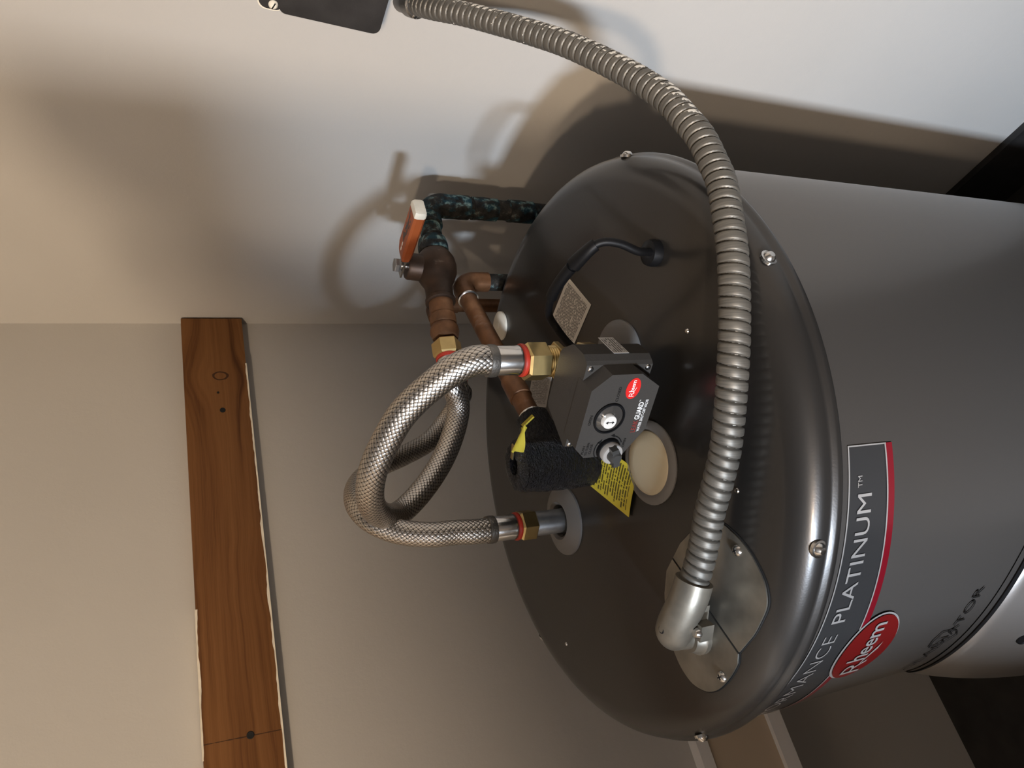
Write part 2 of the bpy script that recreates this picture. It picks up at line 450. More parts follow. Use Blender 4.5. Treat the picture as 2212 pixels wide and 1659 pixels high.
def smooth_path(pts, step):
    pts = [V(p) for p in pts]
    P = [pts[0] * 2 - pts[1]] + pts + [pts[-1] * 2 - pts[-2]]
    out = []
    for i in range(1, len(P) - 2):
        a, b, c, d = P[i - 1:i + 3]
        n = max(2, int((c - b).length / (step * 0.25)))
        for k in range(n):
            t = k / n
            out.append(0.5 * ((2 * b) + (c - a) * t + (2 * a - 5 * b + 4 * c - d) * t * t + (3 * b - a - 3 * c + d) * t ** 3))
    out.append(pts[-1])
    # light smoothing, then even spacing
    for _ in range(6):
        out = [out[0]] + [(out[i - 1] + out[i] * 2 + out[i + 1]) / 4 for i in range(1, len(out) - 1)] + [out[-1]]
    s = [0.0]
    for a, b in zip(out, out[1:]): s.append(s[-1] + (b - a).length)
    n = max(2, int(s[-1] / step)); res = []; j = 0
    for k in range(n + 1):
        q = s[-1] * k / n
        while j < len(s) - 2 and s[j + 1] < q: j += 1
        f = (q - s[j]) / max(1e-9, s[j + 1] - s[j])
        res.append(out[j].lerp(out[j + 1], min(1, max(0, f))))
    return res, s[-1]
def tube(path, rad, seg=24, caps=True, uv=False, bm=None):
    """rad: number or f(arc length, angle 0..1)"""
    bm = bm or bmesh.new()
    n = len(path)
    T = [(path[min(i + 1, n - 1)] - path[max(i - 1, 0)]).normalized() for i in range(n)]
    x, y, _ = frame(T[0])
    s = 0.0; rings = []; S = []
    for i in range(n):
        if i:
            s += (path[i] - path[i - 1]).length
            q = T[i - 1].rotation_difference(T[i]); x = q @ x
            x = (x - T[i] * x.dot(T[i])).normalized()
        y = T[i].cross(x)
        ring = []
        for k in range(seg):
            a = k / seg
            r = rad(s, a) if callable(rad) else rad
            ring.append(bm.verts.new(path[i] + x * (r * math.cos(2 * PI * a)) + y * (r * math.sin(2 * PI * a))))
        rings.append(ring); S.append(s)
    uvl = bm.loops.layers.uv.new('UVMap') if uv else None
    for i in range(n - 1):
        for k in range(seg):
            j = (k + 1) % seg
            f = bm.faces.new((rings[i][k], rings[i][j], rings[i + 1][j], rings[i + 1][k]))
            if uv:
                for lp, (uu, vv) in zip(f.loops, ((k / seg, S[i]), ((k + 1) / seg, S[i]), ((k + 1) / seg, S[i + 1]), (k / seg, S[i + 1]))):
                    lp[uvl].uv = (uu, vv)
    if caps:
        bm.faces.new(rings[0][::-1]); bm.faces.new(rings[-1])
    return bm
def prism(pts, vec, bm=None):
    """closed outline (list of 3-D points) pushed along vec"""
    bm = bm or bmesh.new(); vec = V(vec)
    a = [bm.verts.new(V(p)) for p in pts]; b = [bm.verts.new(V(p) + vec) for p in pts]
    bm.faces.new(a[::-1]); bm.faces.new(b)
    for i in range(len(a)):
        j = (i + 1) % len(a); bm.faces.new((a[i], a[j], b[j], b[i]))
    return bm
def sheet(corners, thick=0.0004, nu=1, nv=1, f=None):
    """thin rectangular sheet with UV; corners p00,p10,p11,p01"""
    bm = bmesh.new(); uvl = bm.loops.layers.uv.new('UVMap')
    c = [V(p) for p in corners]
    nrm = (c[1] - c[0]).cross(c[3] - c[0]).normalized()
    def pt(u, v):
        p = (c[0] * (1 - u) + c[1] * u) * (1 - v) + (c[3] * (1 - u) + c[2] * u) * v
        return p + (nrm * f(u, v) if f else V((0, 0, 0)))
    for s in (1, 0):
        g = [[bm.verts.new(pt(i / nu, j / nv) + nrm * thick * s) for i in range(nu + 1)] for j in range(nv + 1)]
        for j in range(nv):
            for i in range(nu):
                q = (g[j][i], g[j][i + 1], g[j + 1][i + 1], g[j + 1][i])
                uvs = ((i / nu, j / nv), ((i + 1) / nu, j / nv), ((i + 1) / nu, (j + 1) / nv), (i / nu, (j + 1) / nv))
                fc = bm.faces.new(q)
                for lp, t in zip(fc.loops, uvs): lp[uvl].uv = t
        if s: top = g
    rim = lambda g: g[0][:] + [r[-1] for r in g[1:]] + g[-1][-2::-1] + [r[0] for r in g[-2:0:-1]]
    a, b = rim(top), rim(g)
    for i in range(len(a)):
        j = (i + 1) % len(a); bm.faces.new((a[i], b[i], b[j], a[j]))
    return bm

def text_mesh(s, size=1.0, bold=0.0, space=1.0):
    cu = bpy.data.curves.new('t', 'FONT'); cu.body = s; cu.size = size
    cu.offset = bold; cu.space_character = space; cu.resolution_u = 4
    o = bpy.data.objects.new('t', cu); COL.objects.link(o)
    dg = bpy.context.evaluated_depsgraph_get(); dg.update()
    me = bpy.data.meshes.new_from_object(o.evaluated_get(dg), depsgraph=dg)
    bpy.data.objects.remove(o); bpy.data.curves.remove(cu)
    return me
def letters(parts, fmap, name, material, parent, fit=None, thick=0.0):
    """parts: (string, x, y, size, xscale, bold); the whole block is fitted to fit=(x0,x1) when given; fmap maps 2-D to the world"""
    bm = bmesh.new()
    for (s, x, y, size, xs, bold) in parts:
        me = text_mesh(s, size, bold)
        b2 = bmesh.new(); b2.from_mesh(me); bpy.data.meshes.remove(me)
        for v in b2.verts: v.co = V((x + v.co.x * xs, y + v.co.y, 0))
        tmp = bpy.data.meshes.new('t'); b2.to_mesh(tmp); b2.free(); bm.from_mesh(tmp); bpy.data.meshes.remove(tmp)
    if fit:
        lo = min(v.co.x for v in bm.verts); hi = max(v.co.x for v in bm.verts)
        for v in bm.verts: v.co.x = fit[0] + (v.co.x - lo) / (hi - lo) * (fit[1] - fit[0])
    return bm, fmap, name, material, parent
def put(bm, fmap, name, material, parent, at=None):
    for v in bm.verts: v.co = fmap(v.co.x, v.co.y)
    bm.normal_update()
    cs = [v.co for v in bm.verts]
    c = V((0, 0, 0))
    for q in cs: c += q
    c /= len(cs)
    me_at = c
    bmesh.ops.translate(bm, verts=bm.verts[:], vec=-me_at)
    me = bpy.data.meshes.new(name); bm.to_mesh(me); bm.free(); me.materials.append(material)
    o = bpy.data.objects.new(name, me); COL.objects.link(o); o.parent = parent
    o.location = me_at - org(parent); W[o] = me_at
    return o
def poly2d(pts):
    bm = bmesh.new(); bm.faces.new([bm.verts.new((x, y, 0)) for x, y in pts]); return bm
def strip2d(x0, x1, y0, y1, n):
    bm = bmesh.new()
    a = [bm.verts.new((x0 + (x1 - x0) * i / n, y0, 0)) for i in range(n + 1)]
    b = [bm.verts.new((x0 + (x1 - x0) * i / n, y1, 0)) for i in range(n + 1)]
    for i in range(n): bm.faces.new((a[i], a[i + 1], b[i + 1], b[i]))
    return bm
def oval2d(cx, cy, a, b, n=48, rings=6):
    bm = bmesh.new(); c = bm.verts.new((cx, cy, 0)); prev = None
    for k in range(1, rings + 1):
        f = k / rings
        ring = [bm.verts.new((cx + a * f * math.cos(2 * PI * i / n), cy + b * f * math.sin(2 * PI * i / n), 0)) for i in range(n)]
        for i in range(n):
            j = (i + 1) % n
            if prev is None: bm.faces.new((c, ring[i], ring[j]))
            else: bm.faces.new((prev[i], ring[i], ring[j], prev[j]))
        prev = ring
    return bm
def ring2d(cx, cy, r0, r1, a0, a1, n=24):
    bm = bmesh.new()
    A = [bm.verts.new((cx + r0 * math.cos(a0 + (a1 - a0) * i / n), cy + r0 * math.sin(a0 + (a1 - a0) * i / n), 0)) for i in range(n + 1)]
    Bq = [bm.verts.new((cx + r1 * math.cos(a0 + (a1 - a0) * i / n), cy + r1 * math.sin(a0 + (a1 - a0) * i / n), 0)) for i in range(n + 1)]
    for i in range(n): bm.faces.new((A[i], A[i + 1], Bq[i + 1], Bq[i]))
    return bm
def join(*bms):
    out = bmesh.new()
    for b in bms:
        tmp = bpy.data.meshes.new('t'); b.to_mesh(tmp); b.free(); out.from_mesh(tmp); bpy.data.meshes.remove(tmp)
    return out
def merge_text(*blocks):
    return join(*[b[0] for b in blocks])

XR, YL = 0.4921, 0.4615          # faces of the right and the left wall
HT = 1.17                        # top of the heater
XF, YF = -3.0, -2.7              # far ends of the room behind the camera
CH = 2.44

# ------------------------------------------------------------------ the room
struct('floor', B((XF, YF, -0.05), (XR + 0.1, YL + 0.7, 0)), M['floor'], smooth=False)
struct('ceiling', B((XF, YF, CH), (XR + 0.1, YL + 0.7, CH + 0.05)), M['ceil'], smooth=False)
struct('wall_right', B((XR, YF, 0), (XR + 0.1, YL + 0.7, CH)), WALL, smooth=False)
RZ = 0.70                        # below this height the left wall has an added recess, to fall dark
struct('wall_left', B((XF, YL, RZ), (XR, YL + 0.1, CH)), WALL, smooth=False)
struct('wall_left_recess', B((XF, YL + 0.28, 0), (XR, YL + 0.38, RZ + 0.1)), WALL, smooth=False)
struct('wall_back', B((XF, YF - 0.1, 0), (XR + 0.1, YF, CH)), M['room'], smooth=False)
struct('wall_end', B((XF - 0.1, YF - 0.1, 0), (XF, YL + 0.7, CH)), M['room'], smooth=False)

# rail along the foot of the left wall
tr = struct('trim_1', B((XF, YL - 0.012, 0.722), (XR, YL, 0.85)), M['trim_beige'], smooth=False)
o = obj('rail_cap', B((XF, YL - 0.020, 0.848), (XR, YL, 0.868)), M['trim'], tr, smooth=False, bevel=0.003)
o = obj('rail_lip', B((XF, YL - 0.020, 0.698), (XR, YL, 0.724)), M['trim'], tr, smooth=False, bevel=0.003)
# dark skirting on the right wall
struct('baseboard_right', B((XR - 0.012, YF, 0), (XR, YL + 0.6, 0.165)), M['bronze'], smooth=False, bevel=0.002)

# the open door of the closet, left of the camera (out of frame)
d0 = V((-0.80, -0.556, 0)); dd = V((-0.977, -0.213, 0)).normalized(); dn = V((-dd.y, dd.x, 0))
bm = bmesh.new(); obox(bm, (d0 + dd * 0.90) + V((0, 0, 1.005)), dd, dn, (0, 0, 1), 0.80, 0.034, 1.99)
door = struct('door_1', bm, M['door'], smooth=False, bevel=0.002)
for zc, hh in ((0.5, 0.7), (1.42, 0.9)):
    for sgn in (1, -1):
        bm = bmesh.new(); obox(bm, (d0 + dd * 0.90) + dn * (sgn * 0.019) + V((0, 0, zc)), dd, dn, (0, 0, 1), 0.56, 0.006, hh)
        obj('door_panel', bm, M['door'], door, smooth=False, bevel=0.004)
# added unseen board beside it: shades the walls, lets cool light pass below
bm = bmesh.new(); obox(bm, (d0 + dd * 0.25) + V((0, 0, 1.805)), dd, dn, (0, 0, 1), 0.50, 0.05, 0.39)
struct('shade_board', bm, M['door'], smooth=False, bevel=0.003)
# added unseen beam: keeps the cool hall light off the upper right wall
struct('shade_beam', B((-1.70, -2.4, 1.745), (-1.62, -0.78, 1.95)), M['door'], smooth=False, bevel=0.003)

# ------------------------------------------------------------------ pine board on the left wall
KEEP_ORIGIN.add('wooden_board')
bd = obj('wooden_board', B((-1.35, YL - 0.019, 1.4425), (XR - 0.004, YL, 1.5335)), M['wood'], None, smooth=False, bevel=0.0012)
tag(bd, 'stained pine board screwed flat across the left wall above the heater', 'board')
for x, z, r in ((0.3159, 1.4822, 0.0042), (0.3473, 1.4868, 0.0019), (-0.1432, 1.4799, 0.0046)):
    s = obj('screw', L([(0, 0.0006), (r * 0.5, 0.0004), (r * 0.8, 0.0008), (r, 0.0003), (r, -0.002), (0, -0.002)], (x, YL - 0.019, z), (0, -1, 0), 20), M['black'], bd)
# ragged bead of old wall paint along both long edges
def paint_edge(x0, x1, z, sgn, wmax, n, seed):
    bm = bmesh.new(); a = []; b = []
    for i in range(n + 1):
        x = x0 + (x1 - x0) * i / n
        wv = wmax * max(0.12, 0.5 + 1.1 * mnoise.noise(V((x * 22, seed, 0))) + 0.5 * mnoise.noise(V((x * 90, seed, 3))))
        a.append(bm.verts.new((x, YL - 0.0194, z + sgn * 0.0012))); b.append(bm.verts.new((x, YL - 0.0194 + 0.0004, z - sgn * wv)))
    lo = [bm.verts.new((v.co.x, YL - 0.004, v.co.z)) for v in a]
    for i in range(n):
        bm.faces.new((a[i], a[i + 1], b[i + 1], b[i])); bm.faces.new((lo[i], lo[i + 1], a[i + 1], a[i]))
    return bm
obj('paint_smear', paint_edge(-0.9, 0.40, 1.4425, -1, 0.0022, 220, 1.0), M['endcap'], bd, smooth=False)
obj('paint_smear', paint_edge(-0.16, 0.02, 1.5335, 1, 0.0020, 60, 5.0), M['endcap'], bd, smooth=False)

# ------------------------------------------------------------------ water heater
R = 0.28
heater = thing('water_heater', 'tall grey cylindrical electric water heater with a domed front panel in the corner', 'water heater', (0, 0, 0))
obj('tank_body', L([(0, 0.02), (R, 0.02), (R, 1.134), (R - 0.004, 1.142), (0, 1.142)], (0, 0, 0), seg=160), M['tank'], heater)
prof = [(0, HT), (0.20, HT), (0.258, HT - 0.0005)]
for k in range(1, 9):
    a = k / 8 * PI / 2
    prof.append((0.258 + 0.026 * math.sin(a), HT - 0.0005 - 0.020 * (1 - math.cos(a))))
prof += [(0.2840, 1.1488), (0.2848, 1.1472), (0.2866, 1.1450), (0.2874, 1.1425), (0.2868, 1.1400), (0.2852, 1.1385), (0.2815, 1.1380), (0.2790, 1.139), (0.0, 1.139)]
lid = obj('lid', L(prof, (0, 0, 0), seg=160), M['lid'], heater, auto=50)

def dome_screw(p, nrm, r, parent, name='screw'):
    s = obj(name, L([(0, r * 0.62), (r * 0.45, r * 0.60), (r * 0.8, r * 0.42), (r, r * 0.16), (r * 1.02, 0), (0, -r * 0.2)], p, nrm, 20), M['steel'], parent)
    x, y, d = frame(nrm)
    bm = bmesh.new()
    obox(bm, V(p) + d * r * 0.60, x, y, d, r * 0.95, r * 0.22, r * 0.16); obox(bm, V(p) + d * r * 0.60, y, x, d, r * 0.95, r * 0.22, r * 0.16)
    obj('screw_slot', bm, M['black'], s, smooth=False)
    return s
for deg in (-89.7, -133.3, 179.5, 118.0, 75.0, 36.0, -45.0):
    a = math.radians(deg)
    p = V((0.2835 * math.cos(a), 0.2835 * math.sin(a), 1.1550)); n = V((math.cos(a), math.sin(a), 0))
    obj('lid_screw', L([(0, 0.0042), (0.0026, 0.0040), (0.0045, 0.0022), (0.0050, 0.0006), (0.0066, 0.0004), (0.0066, -0.002), (0, -0.002)], p, n, 18), M['steel'], heater)
for p in ((0.0011, -0.1924), (-0.1326, -0.1714), (0.2, 0.16), (-0.16, 0.17)):
    obj('lid_rivet', L([(0, 0.0012), (0.0016, 0.0009), (0.0022, 0), (0, -0.001)], (p[0], p[1], HT), (0, 0, 1), 14), M['steel'], heater)

# rings and caps on the lid
def ring_on_lid(c, parent):
    return obj('pipe_grommet', L([(0.017, 0.0005), (0.0175, 0.006), (0.0205, 0.0085), (0.026, 0.0075), (0.0345, 0.0035), (0.0375, 0.0018), (0.0378, 0), (0.017, 0)], (c[0], c[1], HT), (0, 0, 1), 48), M['clear'], parent)
INL = V((0.038, -0.096, 0)); OUT = V((-0.046, 0.093, 0))
for c in (INL, OUT):
    ring_on_lid(c, heater)
    obj('lid_hole', cyl(0.0172, 0.0008, (c.x, c.y, HT), seg=40), M['black'], heater)
# galvanised nipple of the hot outlet
obj('outlet_nipple', L([(0, 0), (0.0131, 0), (0.0131, 0.040), (0.0127, 0.041)] + [(0.0127 + 0.0006 * (k % 2), 0.041 + 0.0011 * k) for k in range(12)] + [(0, 0.055)], (OUT.x, OUT.y, HT), (0, 0, 1), 36), M['galv'], heater)
# anode cap: clear flange with a cream dome
cap = obj('anode_cap', L([(0, 0), (0.0375, 0), (0.0378, 0.0016), (0.036, 0.0030), (0.031, 0.0036), (0.029, 0.003), (0, 0.003)], (-0.0655, -0.0855, HT), (0, 0, 1), 48), M['clear'], heater)
obj('cap_dome', L([(0.0290, 0.0028), (0.0284, 0.0040), (0.026, 0.0052), (0.018, 0.0060), (0, 0.0062)], (-0.0655, -0.0855, HT), (0, 0, 1), 48), M['cream'], cap)
obj('rear_cap', L([(0, 0), (0.0185, 0), (0.0185, 0.0025), (0.015, 0.0045), (0.004, 0.0045), (0.003, 0.0062), (0, 0.0064)], (0.2225, 0.1015, HT), (0, 0, 1), 36), M['endcap'], heater)['label'] = 'small off-white plug at the back edge of the lid'

# stickers on the lid
def lidpt(x, y, h=0.0003): return V((x, y, HT + h))
lab = [lidpt(0.1624, -0.0674), lidpt(0.1106, -0.0865), lidpt(0.0957, -0.0265), lidpt(0.1474, -0.0057)]
lab = [lidpt(0.1474, -0.0057), lidpt(0.0945, -0.0250), lidpt(0.1100, -0.0870), lidpt(0.1624, -0.0674)]
bm = sheet([lab[3], lab[0], lab[1], lab[2]], 0.0003)
obj('warning_label', bm, M['label'], heater, smooth=False)['label'] = 'white warning label with small black print'
bm = sheet([lidpt(0.0757, 0.0571), lidpt(0.122 - 0.0205, 0.0662 + 0.031), lidpt(0.122 + 0.006, 0.0662 - 0.008), lidpt(0.0962, 0.026)], 0.0003)
obj('foil_label', bm, M['foil'], heater, smooth=False)

# wiring compartment cover: two zinc plates in a dark recess at the front of the lid
A_ = V((-0.925, -0.375, 0)).normalized(); B_ = V((0.375, -0.925, 0)).normalized()
def pl(a, b, z): return A_ * a + B_ * b + V((0, 0, z))
def arcpts(ca, cb, r, t0, t1, n): return [(ca + r * math.cos(t0 + (t1 - t0) * i / n), cb + r * math.sin(t0 + (t1 - t0) * i / n)) for i in range(n + 1)]
p1 = [(0.163, 0.0085), (0.2585, 0.0085), (0.2606, 0.030), (0.2598, 0.046)] + [(0.2573, 0.061), (0.2500, 0.0705), (0.2414, 0.0757), (0.2270, 0.0800), (0.213, 0.0812), (0.2010, 0.0797), (0.190, 0.0764), (0.178, 0.064), (0.168, 0.046), (0.163, 0.026)]
p2 = [(0.163, 0.0065), (0.163, -0.008), (0.1720, -0.0270), (0.185, -0.0420), (0.200, -0.0545), (0.2115, -0.0600), (0.2250, -0.0625), (0.2390, -0.0605), (0.2510, -0.0525), (0.2580, -0.0429), (0.2616, -0.0319), (0.2632, -0.0163), (0.2622, 0.0), (0.2585, 0.0065)]
def soft(p, n=4):
    out = []
    for i in range(len(p)):
        a, b, c, d = (p[(i + k - 1) % len(p)] for k in range(4))
        straight = i in (len(p) - 1, len(p) - 2, 0, 1) or (V((c[0] - b[0], c[1] - b[1])).length > 0.03)
        for k in range(1 if straight else n):
            t = k / n
            out.append(tuple(0.5 * (2 * b[j] + (c[j] - a[j]) * t + (2 * a[j] - 5 * b[j] + 4 * c[j] - d[j]) * t * t + (3 * b[j] - a[j] - 3 * c[j] + d[j]) * t ** 3) for j in (0, 1)))
    return out
p1 = p1[:1] + soft(p1)[1:]; p2 = soft(p2)
for p in (p1, p2):
    obj('cover_plate', prism([pl(a, b, HT + 0.0002) for a, b in p], (0, 0, 0.0014)), M['zinc'], heater, smooth=False, bevel=0.0004)
allp = p1[1:] + p2[1:]
cx = sum(a for a, b in allp) / len(allp); cy = sum(b for a, b in allp) / len(allp)
obj('cover_recess', prism([pl(cx + (a - cx) * 1.018, cy + (b - cy) * 1.018, HT - 0.001) for a, b in p1[1:] + p2[1:]], (0, 0, 0.0014)), M['black'], heater, smooth=False)
for a, b in ((0.2139, 0.0725), (0.2575, -0.0239)):
    dome_screw(pl(a, b, HT + 0.0016), (0, 0, 1), 0.0046, heater)

# ---- brand band wrapped round the body
def wrap(off):
    def f(x, z):                     # x: arc metres, 0 at -137 deg, to the right; z: height
        a = math.radians(-137.0) + x / R
        return V(((R + off) * math.cos(a), (R + off) * math.sin(a), z))
    return f
def arc(deg): return math.radians(deg + 137.0) * R
N0, N1 = arc(-222), arc(-119.2)
band = put(strip2d(N0, N1, 1.0840, 1.1265, 140), wrap(0.0006), 'brand_band', M['bandgrey'], heater)
# the red stripe swells towards the right end
bm = bmesh.new(); n = 140; a = []; b = []
for i in range(n + 1):
    x = N0 + (N1 - N0) * i / n; t = max(0.0, min(1.0, (x - arc(-215)) / (N1 - arc(-215))))
    zt = 1.0665 + 0.0225 * t ** 1.3
    a.append(bm.verts.new((x, zt, 0))); b.append(bm.verts.new((x, zt - 0.0066, 0)))
for i in range(n): bm.faces.new((b[i], b[i + 1], a[i + 1], a[i]))
put(bm, wrap(0.0011), 'red_stripe', M['redfoil'], band)
bm = bmesh.new(); a = []; b = []; c2 = []; d2 = []
for i in range(n + 1):
    x = N0 + (N1 - N0) * i / n; t = max(0.0, min(1.0, (x - arc(-215)) / (N1 - arc(-215))))
    zt = 1.0665 + 0.0225 * t ** 1.3
    a.append(bm.verts.new((x, 1.0842, 0))); b.append(bm.verts.new((x, min(zt - 0.003, 1.0842), 0)))
    c2.append(bm.verts.new((x, zt + 0.0013, 0))); d2.append(bm.verts.new((x, zt - 0.0001, 0)))
for i in range(n): bm.faces.new((b[i], b[i + 1], a[i + 1], a[i]))
for v in c2 + d2: bm.verts.remove(v)
put(bm, wrap(0.0006), 'band_foot', M['bandgrey'], band)
bm = bmesh.new(); c2 = []; d2 = []
for i in range(n + 1):
    x = N0 + (N1 - N0) * i / n; t = max(0.0, min(1.0, (x - arc(-215)) / (N1 - arc(-215))))
    zt = 1.0665 + 0.0225 * t ** 1.3
    c2.append(bm.verts.new((x, zt + 0.0014, 0))); d2.append(bm.verts.new((x, zt, 0)))
for i in range(n): bm.faces.new((d2[i], d2[i + 1], c2[i + 1], c2[i]))
put(bm, wrap(0.0012), 'silver_line', M['silver'], band)
put(strip2d(N0, N1, 1.1262, 1.1275, 140), wrap(0.0009), 'silver_line', M['silver'], band)
put(strip2d(N1 - 0.0008, N1 + 0.0002, 1.0885, 1.1275, 1), wrap(0.0010), 'silver_line', M['silver'], band)
t1 = letters([('PLATINUM', 0, 0, 0.0205, 1, 0.0)], None, '', None, None, fit=(arc(-147.6), arc(-126.3)))
t2 = letters([('PERFORMANCE', 0, 0, 0.0205, 1, -0.0003)], None, '', None, None, fit=(arc(-182.0), arc(-150.2)))
t3 = letters([('TM', 0, 0, 0.0062, 1, 0.0)], None, '', None, None, fit=(arc(-125.3), arc(-123.6)))
for b, z0 in ((t1[0], 1.1042), (t2[0], 1.1042), (t3[0], 1.1142)):
    for v in b.verts: v.co.y += z0
put(merge_text(t1, t2, t3), wrap(0.0013), 'lettering', M['silver'], band)

# ---- oval badge
def badge(fm, cx, cy, a, b, red, rim, white, parent, e):
    o = put(oval2d(cx, cy, a, b), fm(e), 'oval_badge', rim, parent)
    put(oval2d(cx, cy, a * 0.955, b * 0.935), fm(e * 1.6), 'badge_face', red, o)
    s = a / 0.05
    ys = b / 0.038
    def fb(ch, x0, x1, y0, y1, bold):
        q = letters([(ch, 0, 0, 0.03, 1, bold)], None, '', None, None)[0]
        lo = [min(v.co[i] for v in q.verts) for i in (0, 1)]; hi = [max(v.co[i] for v in q.verts) for i in (0, 1)]
        for v in q.verts:
            v.co.x = (x0 + (v.co.x - lo[0]) / (hi[0] - lo[0]) * (x1 - x0)) * s
            v.co.y = (y0 + (v.co.y - lo[1]) / (hi[1] - lo[1]) * (y1 - y0)) * ys
        return q
    bm = join(fb('R', -0.0410, -0.0195, -0.0135, 0.0150, -0.0003), fb('h', -0.0172, -0.0068, -0.0060, 0.0210, 0.0003),
              fb('e', -0.0055, 0.0058, -0.0060, 0.0098, 0.0003), fb('e', 0.0072, 0.0185, -0.0060, 0.0098, 0.0003), fb('m', 0.0200, 0.0410, -0.0060, 0.0098, 0.0003))
    sw = [(-0.0262 * s, -0.0045 * ys), (-0.0228 * s, -0.0040 * ys), (0.0010 * s, -0.0150 * ys), (0.0085 * s, -0.0185 * ys), (-0.0020 * s, -0.0170 * ys)]
    sb = poly2d([(cx + p * 0.94 + 0.001 * s, cy + q * 0.94) for p, q in sw])
    for v in bm.verts: v.co.x = v.co.x * 0.94 + cx + 0.001 * s; v.co.y = v.co.y * 0.94 + cy
    put(join(bm, sb), fm(e * 2.2), 'lettering', white, o)
    return o
badge(wrap, arc(-155.9), 1.0585, 0.0400, 0.0305, M['redbadge'], M['silver'], M['silver'], heater, 0.0016)

# ---- moulded front cover with an arched top edge
CA = -157.0
def cover_r(z, t): 
    d = 0.905 - z
    return 0.2835 + 0.047 * (1 - math.exp(-max(0, d) / 0.12)) * (1 - 0.15 * t * t)
def cover_top(t): return 0.904 - 0.020 * t * t - 0.034 * max(0, abs(t) - 0.75) ** 1.0 * 4 * (abs(t) > 0.75)
bm = bmesh.new(); nu, nv = 64, 40; g = []
for i in range(nu + 1):
    t = -1.55 + 3.1 * i / nu
    ang = math.radians(CA + 26.0 * t); row = []
    zt = 0.904 - 0.0195 * t * t - 0.012 * t ** 4
    for j in range(nv + 1):
        f = j / nv; z = zt - (zt - 0.12) * f ** 1.4
        d = zt - z
        r = 0.2835 + 0.050 * (1 - math.exp(-d / 0.13)) * max(0.0, 1 - (abs(t) / 1.62) ** 6)
        if j == 0: r = 0.2790
        row.append(bm.verts.new((r * math.cos(ang), r * math.sin(ang), z)))
    g.append(row)
for i in range(nu):
    for j in range(nv): bm.faces.new((g[i][j], g[i + 1][j], g[i + 1][j + 1], g[i][j + 1]))
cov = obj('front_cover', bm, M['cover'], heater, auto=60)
def edge_strip(w0, w1, r, name, material, parent):
    bm = bmesh.new(); a = []; b = []
    for i in range(97):
        t = -1.5 + 3.0 * i / 96; ang = math.radians(CA + 26.0 * t); zt = 0.904 - 0.0195 * t * t - 0.012 * t ** 4
        a.append(bm.verts.new((r * math.cos(ang), r * math.sin(ang), zt + w1))); b.append(bm.verts.new(((r + 0.001) * math.cos(ang), (r + 0.001) * math.sin(ang), zt + w0)))
    for i in range(96): bm.faces.new((a[i], a[i + 1], b[i + 1], b[i]))
    return obj(name, bm, material, parent)
edge_strip(-0.0075, 0.0024, R + 0.0032, 'gasket', M['dark'], cov)
edge_strip(0.0024, 0.0085, R + 0.0010, 'cover_flange', M['tank'], cov)
a = math.radians(-160.6)
p = V((0.2998 * math.cos(a), 0.2998 * math.sin(a), 0.8520)); nn = V((math.cos(a), math.sin(a), 0.30)).normalized()
obj('cover_hole', L([(0, 0.0006), (0.0052, 0.0006), (0.0062, 0.0016), (0.0068, 0.0004), (0.0068, -0.003), (0, -0.003)], p, nn, 24), M['dark'], cov)
# product lettering with a shield, black
t1 = letters([('GLADIATOR', 0, 0, 0.0150, 1, 0.0)], None, '', None, None, fit=(arc(-172.5), arc(-147.3)))
for v in t1[0].verts: v.co.y += 0.9365
sx = arc(-160.0)
def shield(s): return [(sx - 0.012 * s, 0.943 + 0.013 * s), (sx, 0.943 + 0.0165 * s), (sx + 0.012 * s, 0.943 + 0.013 * s), (sx + 0.0115 * s, 0.943 - 0.002 * s), (sx + 0.0075 * s, 0.943 - 0.011 * s), (sx, 0.943 - 0.017 * s), (sx - 0.0075 * s, 0.943 - 0.011 * s), (sx - 0.0115 * s, 0.943 - 0.002 * s)]
o_, i_ = shield(1.0), shield(0.88)
bm = bmesh.new(); a = [bm.verts.new((x, y, 0)) for x, y in o_]; b = [bm.verts.new((x, y, 0)) for x, y in i_]
for i in range(8):
    j = (i + 1) % 8; bm.faces.new((a[i], a[j], b[j], b[i]))
t2 = letters([('THE', 0, 0, 0.0045, 1, 0.0)], None, '', None, None, fit=(sx - 0.004, sx + 0.004))
for v in t2[0].verts: v.co.y += 0.9505
put(join(t1[0], t2[0], bm), wrap(0.0012), 'lettering', M['inkblk'], heater)

# ------------------------------------------------------------------ braided hoses
HR = 0.01325
def hose_end(root, p, d, flip=False):
    """from the braid end at p towards the nut along d"""
    d = V(d).normalized()
    obj('crimp_ring', L([(0.0128, -0.008), (0.0142, -0.0078), (0.0146, -0.004), (0.0142, 0.0), (0.0128, 0.0006)], p, d, 36), M['ring'], root)
    obj('ferrule', L([(0.0120, -0.002), (0.0131, 0.0), (0.0131, 0.018), (0.0137, 0.0205), (0.0137, 0.0225), (0.0125, 0.0245), (0, 0.0245)], p, d, 36), M['steel'], root)
    obj('washer', L([(0.0110, 0.0240), (0.0146, 0.0242), (0.0150, 0.0258), (0.0146, 0.0276), (0.0110, 0.0278)], p, d, 36), M['red'], root)
def nut(root, p, d, h, r=0.0168, name='hex_nut', rot=0.3, m_='brass'):
    bm = L([(0, 0), (r * 0.90, 0), (r, 0.0022), (r, h - 0.0012), (r * 0.95, h), (0, h)], p, d, 6, rot=rot)
    return obj(name, bm, M[m_], root, smooth=False, bevel=0.0004)

